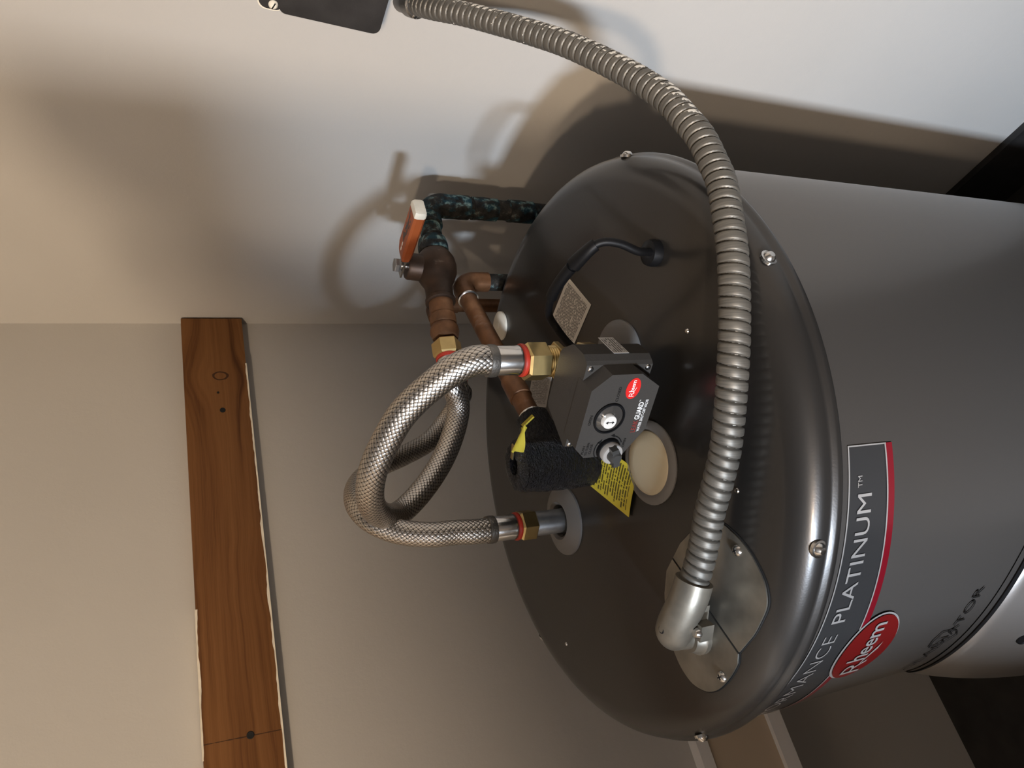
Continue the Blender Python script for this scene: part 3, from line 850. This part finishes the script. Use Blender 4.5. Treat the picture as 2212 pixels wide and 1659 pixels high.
# hose A: shut-off valve -> ball valve
vend = V((0.1655, 0.0900, 1.2575)); vdir = V((0.99, -0.05, -0.06)).normalized()   # towards the valve
hA = thing('braided_hose', 'steel-braided hose looping from the grey shut-off valve up to the corroded ball valve', 'hose', (INL.x, INL.y, 1.24), 'braided water hoses')
pA = [(INL.x + .0012, INL.y - .0007, 1.2985), (0.0400, -0.0960, 1.318), (0.0345, -0.0820, 1.3415), (0.022, -0.0511, 1.3696), (0.008, -0.0216, 1.3841), (-0.0068, 0.0113, 1.3924), (-0.0165, 0.0520, 1.3880), (-0.0160, 0.0920, 1.3700), (-0.0048, 0.1248, 1.3422), (0.020, 0.1310, 1.3101), (0.0551, 0.1310, 1.2783), (0.0886, 0.1240, 1.2580), (0.1150, 0.1120, 1.2500)]
pA.append(tuple(vend - vdir * 0.0245 - vdir * 0.012)); pA.append(tuple(vend - vdir * 0.0245))
pathA, lenA = smooth_path(pA, 0.003)
obj('hose_braid', tube(pathA, HR, 40, uv=True), M['braid'], hA)
hose_end(hA, (INL.x + .0012, INL.y - .0007, 1.2985), (0, 0, -1))
nut(hA, (INL.x, INL.y, 1.2705), (0, 0, -1), 0.0215, 0.0175)
hose_end(hA, vend - vdir * 0.0245, vdir)
nut(hA, vend + vdir * 0.003, vdir, 0.020, 0.0175)

# hose B: hot outlet -> hot pipe
hB = thing('braided_hose', 'steel-braided hose rising from the galvanised outlet at the left of the lid', 'hose', (OUT.x, OUT.y, 1.22), 'braided water hoses')
hend = V((0.2100, 0.2150, 1.1980)); hdir = V((0.86, 0.48, -0.16)).normalized()
pB = [(OUT.x, OUT.y, 1.2545), (OUT.x + 0.0004, OUT.y + 0.0015, 1.275), (-0.0425, 0.0976, 1.2950), (-0.0401, 0.1017, 1.3201), (-0.029, 0.1113, 1.3498), (-0.0096, 0.1192, 1.3737), (0.0204, 0.1427, 1.3791), (0.0569, 0.1772, 1.3645), (0.0881, 0.205, 1.3321), (0.1091, 0.2221, 1.2925), (0.1300, 0.2300, 1.2529), (0.157, 0.2270, 1.2233), tuple(hend - hdir * 0.037), tuple(hend - hdir * 0.0245)]
pathB, lenB = smooth_path(pB, 0.003)
obj('hose_braid', tube(pathB, HR * 0.97, 40, uv=True), M['braid'], hB)
hose_end(hB, (OUT.x, OUT.y, 1.2545), (0, 0, -1))
nut(hB, (OUT.x, OUT.y, 1.2265), (0, 0, -1), 0.018, 0.0165, rot=0.5)
hose_end(hB, hend - hdir * 0.0245, hdir)
nut(hB, hend + hdir * 0.003, hdir, 0.018, 0.0165)

# ------------------------------------------------------------------ shut-off valve with its grey actuator box
r_ = V((0.456, -0.890, 0)).normalized(); n_ = V((-0.890, -0.456, 0)).normalized()
def LG(r, n, z): return r_ * r + n_ * n + V((0, 0, z))
sv = thing('shutoff_valve', 'grey boxy automatic water shut-off valve with round dial and knob on the lid', 'valve', (INL.x, INL.y, HT))
back = [(0.0575, 0.0790), (0.0560, 0.0760), (0.0725, 0.0375), (0.0760, 0.0352), (0.1262, 0.0352), (0.1310, 0.0380), (0.1410, 0.0500), (0.1425, 0.0540), (0.1425, 0.0700), (0.1395, 0.0760), (0.137, 0.079)]
hous = obj('housing', prism([LG(r, n, 1.187) for r, n in back], (0, 0, 0.0645)), M['housing'], sv, smooth=False, bevel=0.0012)
face = [(0.0661, 1.2518), (0.1225, 1.2518), (0.1370, 1.2362), (0.1372, 1.2075), (0.1247, 1.1868), (0.0821, 1.1868), (0.0558, 1.2030), (0.0562, 1.2415)]
obj('face_cover', prism([LG(r, 0.0728, z) for r, z in face], n_ * 0.0222), M['housing'], sv, smooth=False, bevel=0.0008)
for r, z in ((0.0600, 1.2475), (0.1335, 1.2472), (0.1340, 1.1912)):
    dome_screw(LG(r, 0.0788, z), n_, 0.0028, sv)
FN = 0.0951
def lgmap(e):
    return lambda x, y: LG(x, FN + e, y)
# indicator window
win = obj('indicator_window', L([(0.0124, 0.0), (0.0146, 0.0), (0.0148, 0.0012), (0.0142, 0.0020), (0.0132, 0.0020), (0.0127, 0.0004)], LG(0.0956, FN, 1.2277), n_, 44), M['dark'], sv)
obj('dial_base', cyl(0.0128, 0.0004, LG(0.0956, FN, 1.2277), n_, 40), M['housing'], win)
dial = obj('dial', L([(0, 0.0042), (0.0060, 0.0042), (0.0064, 0.0036), (0.0066, 0.0002), (0, 0.0002)], LG(0.0940, FN + 0.0003, 1.2285), n_, 36), M['dial'], win)
obj('window_lens', L([(0, 0.0062), (0.0060, 0.0057), (0.0100, 0.0042), (0.0124, 0.0018), (0.0124, 0.0012), (0.0098, 0.0036), (0.0058, 0.0051), (0, 0.0056)], LG(0.0956, FN, 1.2277), n_, 40), M['lens'], win)
ax_, az_ = 0.0940, 1.2285
arrow = poly2d([(ax_ - 0.0004, az_ - 0.0020), (ax_ - 0.0015, az_ - 0.0020), (ax_, az_ - 0.0042), (ax_ + 0.0015, az_ - 0.0020), (ax_ + 0.0004, az_ - 0.0020), (ax_ + 0.0004, az_ + 0.0020), (ax_ + 0.0015, az_ + 0.0020), (ax_, az_ + 0.0042), (ax_ - 0.0015, az_ + 0.0020), (ax_ - 0.0004, az_ + 0.0020)])
put(arrow, lambda x, y: LG(x, FN + 0.0047, y), 'arrow_mark', M['inkblk'], win)
# push-and-turn knob
kr, kz = 0.0640, 1.2195
kn = obj('knob_collar', L([(0, 0), (0.0112, 0), (0.0112, 0.0018), (0.0104, 0.0036), (0.0096, 0.0038), (0, 0.003)], LG(kr, FN, kz), n_, 36), M['dark'], sv)
obj('knob', L([(0, 0.0030), (0.0096, 0.0030), (0.0098, 0.0080), (0.0092, 0.0092), (0, 0.0092)], LG(kr, FN, kz), n_, 36), M['knobgrey'], kn)
bm = bmesh.new(); th = 0.35
bx_ = r_ * math.cos(th) + V((0, 0, 1)) * math.sin(th); by_ = n_.cross(bx_)
obox(bm, LG(kr, FN + 0.0115, kz), bx_, by_, n_, 0.0185, 0.0060, 0.0075)
obj('knob_blade', bm, M['darkgrey'], kn, smooth=False, bevel=0.0009)
obj('knob_hub', L([(0, 0.0165), (0.0042, 0.0165), (0.0056, 0.0145), (0.0060, 0.0080), (0, 0.008)], LG(kr, FN, kz), n_, 24), M['darkgrey'], kn)
# print on the face
def lgtext(s, x, y, size, x1=None, bold=0.0, material='inkblk'):
    t = letters([(s, 0, 0, size, 1, bold)], None, '', None, None, fit=(x, x1) if x1 else None)
    for v in t[0].verts:
        v.co.y += y
        if not x1: v.co.x += x
    return t[0]
for word, x, y, size, x1 in (('OPEN', 0.0895, 1.2440, 0.0036, 0.0990), ('CLOSED', 0.1115, 1.2240, 0.0036, 0.1255), ('PUSH', 0.0600, 1.2428, 0.0034, 0.0685),
                             ('TO TURN', 0.0585, 1.2392, 0.0034, 0.0715), ('CLOSE', 0.0600, 1.2356, 0.0034, 0.0700), ('OPEN', 0.0645, 1.2035, 0.0034, 0.0735)):
    put(lgtext(word, x, y, size, x1), lgmap(0.0002), 'lettering', M['inkblk'], sv)
for a0, a1, tri in ((55, 150, [(kr + 0.0068, kz + 0.0125), (kr + 0.0104, kz + 0.0083), (kr + 0.0056, kz + 0.0090)]),
                    (-65, -10, [(kr + 0.0116, kz - 0.0034), (kr + 0.0152, kz - 0.0026), (kr + 0.0135, kz + 0.0008)])):
    put(join(ring2d(kr, kz, 0.0128, 0.0138, math.radians(a0), math.radians(a1)), poly2d(tri)), lgmap(0.0002), 'turn_arrow', M['inkblk'], sv)
put(lgtext('LEAK', 0.0795, 1.1972, 0.0068, 0.0918, 0.0001), lgmap(0.0002), 'lettering', M['redink'], sv)['label'] = 'dull red lettering'
put(join(lgtext('GUARD', 0.0925, 1.1972, 0.0068, 0.1098, 0.00016), lgtext('TM', 0.1102, 1.2008, 0.0020, 0.1122)), lgmap(0.0002), 'lettering', M['white'], sv)['label'] = 'bold white lettering'
put(lgtext('WATER SHUT-OFF VALVE', 0.0802, 1.1932, 0.0039, 0.1122, 0.00005), lgmap(0.0002), 'lettering', M['white'], sv)['label'] = 'small white lettering'
badge(lgmap, 0.1236, 1.2125, 0.0100, 0.0068, M['redsmall'], M['redsmall'], M['white'], sv, 0.0002)
# sticker on the right side
bm = sheet([LG(0.1428, 0.0700, 1.2075), LG(0.1428, 0.0420, 1.2075), LG(0.1428, 0.0420, 1.2225), LG(0.1428, 0.0700, 1.2225)], 0.0003)
obj('sticker', bm, M['sticker'], sv, smooth=False)['label'] = 'small white serial sticker'
# brass body below and behind the box
obj('valve_nipple', cyl(0.0135, 0.03, (INL.x, INL.y, HT), seg=36), M['galv'], sv)
nut(sv, (INL.x, INL.y, 1.196), (0, 0, 1), 0.016, 0.0180, 'valve_body')
obj('valve_neck', cyl(0.0128, 0.030, (INL.x, INL.y, 1.208), seg=36), M['brass'], sv)
nut(sv, (INL.x, INL.y, 1.2325), (0, 0, 1), 0.0075, 0.0178, 'hex_collar', rot=0.0)
thr = [(0.0137, 0.0)]
for k in range(8): thr += [(0.0143 if k % 2 else 0.0134, 0.0012 * k)]
obj('thread', L(thr + [(0.0130, 0.0100)], (INL.x, INL.y, 1.2390), (0, 0, 1), 36), M['brass'], sv)
bm = bmesh.new(); obox(bm, INL * 0.5 + LG(0.103, 0.03, 0) * 0.5 + V((0, 0, 1.204)), n_, r_, (0, 0, 1), 0.03, 0.022, 0.024)
obj('actuator_mount', bm, M['darkgrey'], sv, smooth=False, bevel=0.001)

# ------------------------------------------------------------------ sensor cable
cb = thing('sensor_cable', 'black cable arching from the lid grommet to the grey shut-off valve', 'cable', (0.079, -0.2, HT))
pc = [(0.0800, -0.1985, 1.176), (0.0760, -0.2035, 1.186), (0.0735, -0.2060, 1.197), (0.0788, -0.2085, 1.215), (0.0822, -0.2050, 1.230), (0.0810, -0.1930, 1.239), (0.0814, -0.1651, 1.245), (0.0820, -0.1364, 1.245), (0.0815, -0.1090, 1.237), (0.0740, -0.0960, 1.225), (0.0600, -0.0905, 1.214), (0.0500, -0.0925, 1.208)]
path, ln = smooth_path(pc, 0.003)
obj('cable_jacket', tube(path, 0.0036, 16), M['dark'], cb)
def sub(path, f0, f1): 
    n = len(path); return path[int(n * f0):int(n * f1)]
obj('splice_sleeve', tube(sub(path, 0.30, 0.44), lambda s, a: 0.0062 + 0.0007 * math.sin(4 * PI * a + s * 90), 18), M['dark'], cb)
obj('heat_shrink', tube(sub(path, 0.44, 0.66), 0.0052, 18), M['dark'], cb)
obj('grommet', L([(0, 0), (0.0118, 0), (0.0120, 0.004), (0.0108, 0.0085), (0.0070, 0.0100), (0.0045, 0.0125), (0, 0.0125)], (0.0815, -0.1965, HT), (0, 0, 1), 32), M['dark'], cb)

# ------------------------------------------------------------------ relief valve in a black foam jacket
TP = V((-0.0180, 0.0000, 0))
adir = V((0.953, 0.303, 0)).normalized()
tp = thing('relief_valve', 'relief valve wrapped in a knobbly black foam jacket beside the grey box', 'valve', (TP.x, TP.y, HT))
def rough(bm, amp, sc):
    for v in bm.verts:
        n = v.normal
        v.co += n * (mnoise.noise(v.co * sc) * amp + mnoise.noise(v.co * sc * 2.7) * amp * 0.6)
    return bm
def fine_lathe(prof, o, axis, seg):
    bm = L(prof, o, axis, seg); bmesh.ops.recalc_face_normals(bm, faces=bm.faces[:]); bm.normal_update(); return bm
prof = [(0.0, 0.001), (0.022, 0.001)] + [(0.0262 + 0.0016 * math.sin(k / 30 * PI), 0.002 + 0.080 * k / 30) for k in range(31)] + [(0.0245, 0.0862), (0.0205, 0.0885), (0.0150, 0.0895), (0.009, 0.0895), (0.0085, 0.080), (0.0, 0.078)]
bm1 = rough(fine_lathe(prof, (TP.x, TP.y, HT), (0, 0, 1), 72), 0.0011, 170)
prof = [(0.0, 0.005), (0.0185, 0.006)] + [(0.0185 - 0.0008 * (k / 14), 0.01 + 0.052 * k / 14) for k in range(15)] + [(0.0150, 0.0645), (0.0112, 0.0650), (0.0112, 0.060), (0, 0.060)]
bm2 = rough(fine_lathe(prof, (TP.x, TP.y, 1.2135), adir, 48), 0.0008, 170)
obj('foam_jacket', bm1, M['foam'], tp); obj('foam_sleeve', bm2, M['foam'], tp)
# lever and crumpled yellow tag poking from the top
bm = bmesh.new(); obox(bm, (TP.x + 0.010, TP.y - 0.010, HT + 0.0915), (0.5, -0.86, 0.1), (0.86, 0.5, 0), (0, 0, 1), 0.016, 0.004, 0.0012)
obj('test_lever', bm, M['brass'], tp, smooth=False, bevel=0.0003)
bm = sheet([(0.0075, -0.0295, 1.2555), (0.0010, -0.0440, 1.2560), (-0.0175, -0.0300, 1.2640), (-0.0120, -0.0160, 1.2650)], 0.0004, 8, 8, lambda u, v: 0.0035 * math.sin(u * 5 + v * 3))
obj('folded_tag', bm, M['tagplain'], tp, smooth=True)
bm = sheet([(0.0160, -0.0380, 1.2450), (0.0100, -0.0420, 1.2460), (0.0060, -0.0290, 1.2540), (0.0120, -0.0260, 1.2530)], 0.0004, 4, 4, lambda u, v: 0.002 * math.sin(u * 4))
obj('folded_tag', bm, M['tagplain'], tp, smooth=True)
# the tag with its warning text lying on the lid
c0 = V((-0.0340, 0.0170, 0)); ul = V((-0.80, -0.60, 0)); vl = V((0.60, -0.80, 0))
def tg(u, v, z): return c0 + ul * u + vl * v + V((0, 0, z))
bm = sheet([tg(-0.004, 0.048, 1.1780), tg(-0.004, 0.0, 1.1780), tg(0.074, 0.0, 1.1716), tg(0.074, 0.048, 1.1716)], 0.0005, 6, 6, lambda u, v: 0.0015 * math.sin(u * 3.1) * v)
obj('warning_tag', bm, M['tag'], tp, smooth=True)['label'] = 'yellow tag covered in small black print'

# ------------------------------------------------------------------ copper discharge pipe of the relief valve
zc = 1.2135
p0 = TP + adir * 0.060 + V((0, 0, zc)); pe = V((0.2900, 0.0970, zc))
dp = thing('discharge_pipe', 'brown copper pipe from the foam-wrapped valve to an elbow behind the tank', 'pipe', (pe.x, pe.y, 0))
d_ = (pe - p0).normalized()
obj('pipe', tube([p0, p0 + d_ * 0.1, pe - d_ * 0.012], 0.0111, 28), M['copper'], dp)
el = []
for k in range(13):
    a = k / 12 * PI / 2
    el.append(pe - d_ * 0.024 + d_ * (0.024 * math.sin(a)) + V((0, 0, -0.024 * (1 - math.cos(a)))))
obj('elbow', tube([pe - d_ * 0.040] + el + [el[-1] + V((0, 0, -0.016))], 0.0128, 28), M['copper'], dp)
obj('solder_ring', L([(0.0115, 0), (0.0132, 0.0004), (0.0134, 0.0018), (0.0115, 0.0026)], pe - d_ * 0.042, d_, 28), M['steel'], dp)
obj('drop_pipe', tube([el[-1] + V((0, 0, -0.012)), V((pe.x, pe.y, 0.6)), V((pe.x, pe.y, 0.0))], 0.0111, 28), M['patina'], dp)
obj('pipe_nut', L([(0.0114, 0.0), (0.0140, 0.001), (0.0140, 0.004), (0.0114, 0.006)], p0 + d_ * 0.003, d_, 28), M['steel'], dp)
obj('coupling', L([(0.0113, 0.0), (0.0126, 0.0006), (0.0126, 0.030), (0.0113, 0.0306)], p0 + d_ * 0.035, d_, 28), M['copper'], dp)

# ------------------------------------------------------------------ corroded supply riser and ball valve
rx, ry, rz = 0.405, 0.0795, 1.2365
sp = thing('supply_pipe', 'thick riser pipe crusted with blue-green corrosion close to the right wall', 'pipe', (rx, ry, 0))
vax = (V((0.1655, 0.0890, 1.2580)) - V((rx, ry, rz))).normalized()
def crust(r, amp, sd=0.0):
    return lambda s, a: r + amp * mnoise.noise(V((math.cos(2 * PI * a) * 1.6, math.sin(2 * PI * a) * 1.6, s * 60 + sd))) + amp * 0.5 * mnoise.noise(V((math.cos(2 * PI * a) * 4, math.sin(2 * PI * a) * 4, s * 180 + sd)))
path, _ = smooth_path([(rx, ry, 0.0), (rx, ry, 0.5), (rx, ry, rz - 0.03)], 0.004)
obj('riser', tube(path, crust(0.0136, 0.0008), 28), M['patina'], sp)
el = [V((rx, ry, rz - 0.058))]
for k in range(13):
    a = k / 12 * PI / 2
    el.append(V((rx, ry, rz - 0.022)) + vax * (0.022 * (1 - math.cos(a))) + V((0, 0, 0.022 * math.sin(a))))
el.append(el[-1] + vax * 0.016)
path, _ = smooth_path(el, 0.002)
obj('elbow', tube(path, crust(0.0164, 0.0006, 3.0), 28), M['patina'], sp)
c0 = V((rx, ry, rz))
path, _ = smooth_path([c0 + vax * 0.030, c0 + vax * 0.06, c0 + vax * 0.082], 0.003)
obj('stub_pipe', tube(path, crust(0.0136, 0.0008, 7.0), 28), M['patina'], sp)
for z in (1.155, 1.10):
    path, _ = smooth_path([(rx, ry, z - 0.018), (rx, ry, z), (rx, ry, z + 0.018)], 0.003)
    obj('coupling', tube(path, crust(0.0156, 0.0007, z), 28), M['patina'], sp)

bv = thing('ball_valve', 'dark bronze ball valve with an orange lever handle above the heater', 'ball valve', c0 + vax * 0.11)
def va(t): return c0 + vax * t
obj('valve_socket', L([(0.0130, 0), (0.0180, 0.001), (0.0195, 0.010), (0.0190, 0.022), (0.015, 0.024)], va(0.062), vax, 32), M['patina'], bv)
# forged body: bulged ball housing, waist and solder socket
obj('valve_body', L([(0.012, 0), (0.0180, 0.001), (0.0215, 0.006), (0.0250, 0.014), (0.0262, 0.024), (0.0252, 0.034), (0.0215, 0.043), (0.0178, 0.050), (0.0170, 0.060), (0.0172, 0.072), (0.0186, 0.073), (0.0186, 0.077), (0.0168, 0.078), (0.012, 0.078)], va(0.083), vax, 40), M['copper_dull'], bv)
vz = V((0, 0, 1)); vz = (vz - vax * vz.dot(vax)).normalized()
st0 = va(0.108)
obj('stem_boss', L([(0, 0), (0.0170, 0), (0.0168, 0.036), (0.0152, 0.0385), (0, 0.0385)], st0, vz, 32), M['copper_dull'], bv)
obj('stem', cyl(0.0048, 0.022, st0 + vz * 0.030, vz, 20), M['steel'], bv)
nut(bv, st0 + vz * 0.0465, vz, 0.0072, 0.0092, 'stem_nut', m_='galv')
hd0 = st0 + vz * 0.0440
hd1 = V((0.3025, -0.0140, 1.2905)); hdv = (hd1 - hd0).normalized(); hs = hdv.cross(V((0, 0, 1))).normalized(); hu = hs.cross(hdv).normalized()
bm = bmesh.new(); obox(bm, hd0 + hdv * 0.010, hdv, hs, hu, 0.046, 0.017, 0.0022)
lv = obj('handle_plate', bm, M['steel'], bv, smooth=False, bevel=0.0005)
sec = [(-0.0120, 0.0005), (-0.0120, 0.0085), (-0.0105, 0.0115), (0.0105, 0.0115), (0.0120, 0.0085), (0.0120, 0.0005), (0.0100, -0.0020), (-0.0100, -0.0020)]
bm = bmesh.new(); rings = []
HL = (hd1 - hd0).length
for t, k in ((0.016, 0.72), (0.022, 0.86), (0.034, 1.0), (HL - 0.004, 1.0)):
    rings.append([bm.verts.new(hd0 + hdv * t + hs * (a * k) + hu * (b * k - 0.003)) for a, b in sec])
for a, b in zip(rings, rings[1:]):
    for i in range(8): bm.faces.new((a[i], a[(i + 1) % 8], b[(i + 1) % 8], b[i]))
bm.faces.new(rings[0][::-1]); bm.faces.new(rings[-1])
hn = obj('lever_handle', bm, M['orange'], bv, smooth=False, bevel=0.0006)
bm = bmesh.new(); rings = []
for t, k in ((HL - 0.006, 1.02), (HL - 0.001, 1.04), (HL + 0.002, 0.94), (HL + 0.0028, 0.7)):
    rings.append([bm.verts.new(hd0 + hdv * t + hs * (a * k) + hu * (0.00475 + (b - 0.00475) * k - 0.003)) for a, b in sec])
for a, b in zip(rings, rings[1:]):
    for i in range(8): bm.faces.new((a[i], a[(i + 1) % 8], b[(i + 1) % 8], b[i]))
bm.faces.new(rings[0][::-1]); bm.faces.new(rings[-1])
obj('handle_tip', bm, M['endcap'], hn, smooth=True, auto=50)
def hmap(e): return lambda x, y: hd0 + hdv * x + hs * y + hu * (0.0115 - 0.003 + e)
# worn dark print and two flakes on the top of the handle
bm = bmesh.new()
for i in range(26):
    x = 0.046 + 0.040 * random.random(); y = -0.006 + 0.011 * random.random(); wv = 0.0012 + 0.003 * random.random(); hv = 0.0008 + 0.002 * random.random()
    q = [bm.verts.new((x + wv * math.cos(k * PI / 3 + i), y + hv * math.sin(k * PI / 3 + i), 0)) for k in range(6)]
    bm.faces.new(q)
put(bm, hmap(0.0002), 'worn_print', M['darkgrey'], hn)
put(join(oval2d(0.040, 0.0015, 0.0035, 0.0018, 12, 1), oval2d(0.033, 0.002, 0.0032, 0.0018, 12, 1)), hmap(0.0003), 'white_spot', M['white'], hn)
# copper adapter between valve and hose nut
obj('copper_stub', L([(0.010, 0), (0.0150, 0.0005), (0.0150, 0.022), (0.0160, 0.023), (0.0160, 0.034), (0.0146, 0.036), (0.0170, 0.040), (0.0176, 0.046), (0.0162, 0.051), (0.0152, 0.054), (0.010, 0.056)], va(0.158), vax, 36), M['copper'], bv)

# ------------------------------------------------------------------ hot water pipe in the corner
hx, hy, hz = 0.410, 0.300, 1.171
hp = thing('hot_water_pipe', 'brown copper pipe with an elbow in the wall corner behind the heater', 'pipe', (hx, hy, 0))
hv = (hend + hdir * 0.020 - V((hx, hy, hz))).normalized()
el = [V((hx, hy, hz - 0.045))]
for k in range(13):
    a = k / 12 * PI / 2
    el.append(V((hx, hy, hz - 0.024)) + V((hv.x, hv.y, 0)) * (0.024 * (1 - math.cos(a))) + V((0, 0, 0.024 * math.sin(a))))
el.append(el[-1] + hv * 0.018)
path, _ = smooth_path(el, 0.002)
obj('elbow', tube(path, 0.0128, 28), M['copper'], hp)
obj('riser', tube([V((hx, hy, 0)), V((hx, hy, 0.6)), V((hx, hy, hz - 0.03))], 0.0111, 28), M['copper'], hp)
obj('pipe', tube([el[-1] - hv * 0.004, el[-1].lerp(hend + hdir * 0.018, 0.5), hend + hdir * 0.018], 0.0111, 28), M['copper'], hp)

# ------------------------------------------------------------------ junction box on the right wall
jb = thing('junction_box', 'dark bronze electrical box with paint-splashed screw on the right wall', 'junction box', (XR, -0.19, 1.39))
def rr(x, y0, y1, z0, z1, rad, n=6):
    pts = []
    for cy, cz, a0 in ((y1 - rad, z1 - rad, 0), (y0 + rad, z1 - rad, PI / 2), (y0 + rad, z0 + rad, PI), (y1 - rad, z0 + rad, 3 * PI / 2)):
        for k in range(n + 1):
            a = a0 + PI / 2 * k / n; pts.append(V((x, cy + rad * math.cos(a), cz + rad * math.sin(a))))
    tilt = 0.055
    cc = V((x, -0.19, 1.39))
    return [V((p.x, cc.y + (p.y - cc.y) * math.cos(tilt) - (p.z - cc.z) * math.sin(tilt), cc.z + (p.y - cc.y) * math.sin(tilt) + (p.z - cc.z) * math.cos(tilt))) for p in pts]
obj('box_body', prism(rr(0.4495, -0.252, -0.1275, 1.336, 1.452, 0.006), (XR - 0.4495, 0, 0)), M['bronze'], jb, smooth=False)
cp = obj('cover_plate', prism(rr(0.4468, -0.254, -0.1262, 1.3335, 1.4390, 0.008), (0.0030, 0, 0)), M['bronze'], jb, smooth=False, bevel=0.0008)
obj('screw_ear', prism(rr(0.4478, -0.150, -0.1275, 1.434, 1.4590, 0.009), (0.0030, 0, 0)), M['bronze'], jb, smooth=False, bevel=0.0006)
s = obj('box_screw', L([(0, 0.0030), (0.0030, 0.0026), (0.0046, 0.0010), (0.0048, 0), (0, 0)], (0.4476, -0.1360, 1.4475), (-1, 0, 0), 20), M['endcap'], jb)
s['label'] = 'screw head splashed with off-white paint'
bm = bmesh.new(); obox(bm, (0.4445, -0.1360, 1.4475), (0, 0.9, 0.4), (1, 0, 0), (0, -0.4, 0.9), 0.0070, 0.0006, 0.0011)
obj('screw_slot', bm, M['dark'], s, smooth=False)
obj('paint_smear', prism(rr(0.4482, -0.148, -0.1262, 1.4335, 1.4603, 0.0095), (0.0012, 0, 0)), M['endcap'], jb, smooth=False)

# ------------------------------------------------------------------ flexible metal conduit
CR = 0.0112
fc = thing('flexible_conduit', 'ribbed grey metal conduit curving from the wall box down to the lid', 'conduit', (-0.19, -0.10, HT))
pts = [(0.4728, -0.1504, 1.2996), (0.4371, -0.17, 1.2902), (0.3994, -0.192, 1.2721), (0.3633, -0.2108, 1.2523), (0.3282, -0.2282, 1.2336), (0.2914, -0.2454, 1.2159), (0.2578, -0.2585, 1.202), (0.2251, -0.2703, 1.1914), (0.1963, -0.2796, 1.1828), (0.1684, -0.2868, 1.1764), (0.1422, -0.2906, 1.1736), (0.1156, -0.2937, 1.1714), (0.0886, -0.2928, 1.1714), (0.0671, -0.291, 1.1721), (0.0387, -0.2846, 1.1759), (0.0136, -0.276, 1.1778), (-0.013, -0.2636, 1.1804), (-0.0416, -0.2474, 1.1829), (-0.0619, -0.2341, 1.1847), (-0.0847, -0.2159, 1.1854), (-0.1077, -0.1942, 1.1854), (-0.1249, -0.175, 1.1871), (-0.1404, -0.1558, 1.1886), (-0.1529, -0.1426, 1.1894), (-0.1666, -0.1282, 1.1909), (-0.18, -0.1138, 1.1941), (-0.1877, -0.1059, 1.1964)]
path, LN = smooth_path(pts, 0.0005)
PIT = 0.0082
def ribs(s, a):
    f = (s / PIT + a) % 1.0
    # full round turn with a sharp overlapping edge and a narrow groove
    if f < 0.20: h = -1.0 + f / 0.20 * 1.0
    else:
        q = (f - 0.20) / 0.80
        h = 0.62 * math.sin(PI * min(1.0, q * 0.93 + 0.07)) ** 0.6
        if q > 0.92: h = 0.30 - (q - 0.92) / 0.08 * 1.0
    return CR + (0.0009 * h if h > 0 else 0.0024 * h)
obj('conduit_hose', tube(path, ribs, 26, uv=True), M['conduit'], fc, auto=60)
# clamp connector at the box
cdir = (path[50] - path[0]).normalized()
cc_ = obj('box_connector', L([(0, -0.030), (0.0120, -0.030), (0.0120, -0.012), (0.0145, -0.010), (0.0145, 0.004), (0.0126, 0.006), (0, 0.006)], path[0] + cdir * 0.004, cdir, 28), M['ring'], fc)
bm = bmesh.new(); obox(bm, path[0] + cdir * -0.001 + V((-0.006, 0.0060, 0.0)), cdir, (0, 1, 0), (1, 0, 0), 0.012, 0.008, 0.012)
obj('clamp_lug', bm, M['bronze'], cc_, smooth=False, bevel=0.0012)
dome_screw(path[0] + cdir * 0.001 + V((-0.0125, 0.0060, 0.0)), (-1, 0.1, 0), 0.0036, cc_)
# right-angle connector at the lid
e0 = path[-1]; ed = (path[-1] - path[-22]).normalized()
eb = V((-0.2115, -0.0660, HT))
hub = V((-0.2045, -0.0800, 1.2010))
bm = tube(smooth_path([e0 - ed * 0.012, e0 + ed * 0.004, hub - ed * 0.002, hub + V((-0.004, 0.0105, -0.004)), hub + V((-0.0058, 0.0150, -0.014)), eb + V((0, 0, 0.004))], 0.0015)[0],
          lambda s, a: 0.0148 - 0.004 * max(0.0, min(1.0, (s - 0.050) / 0.012)), 32)
elb = obj('elbow_connector', bm, M['cast'], fc)
elb['label'] = 'dull cast-metal right-angle connector'
obj('locknut', L([(0, 0), (0.0165, 0), (0.0165, 0.004), (0.0150, 0.0055), (0.0130, 0.012), (0, 0.012)], eb + V((0, 0, 0.0016)), (0, 0, 1), 28), M['cast'], elb)
bm = bmesh.new()
sd = ed.cross(V((0, 0, 1))).normalized()
tang = V((ed.x, ed.y, 0)).normalized()
strap_c = hub - ed * 0.004
obox(bm, strap_c - V((0, 0, 0.0195)) + sd * 0.004, tang, sd, (0, 0, 1), 0.030, 0.026, 0.007)
obj('clamp_strap', bm, M['cast'], elb, smooth=False, bevel=0.0020)
for sgn in (1, -1):
    bm = bmesh.new(); obox(bm, strap_c + sd * (sgn * 0.0175) - V((0, 0, 0.012)), tang, sd, (0, 0, 1), 0.013, 0.009, 0.012)
    obj('clamp_lug', bm, M['cast'], elb, smooth=False, bevel=0.0018)
    obj('clamp_screw', L([(0, 0.0040), (0.0030, 0.0036), (0.0042, 0.0016), (0.0044, 0), (0, -0.008)], strap_c + sd * (sgn * 0.0185) - V((0, 0, 0.006)), (0, 0, 1), 18), M['steel'], elb)
for q in (V((-0.012, 0.0, 0.0143)), ):
    obj('inspection_hole', L([(0, 0), (0.0030, 0), (0.0034, 0.0006), (0.0030, 0.0010), (0, 0.0006)], strap_c + tang * 0.004 + V((0, 0, 0.0140)), (0, 0, 1), 16), M['black'], elb)
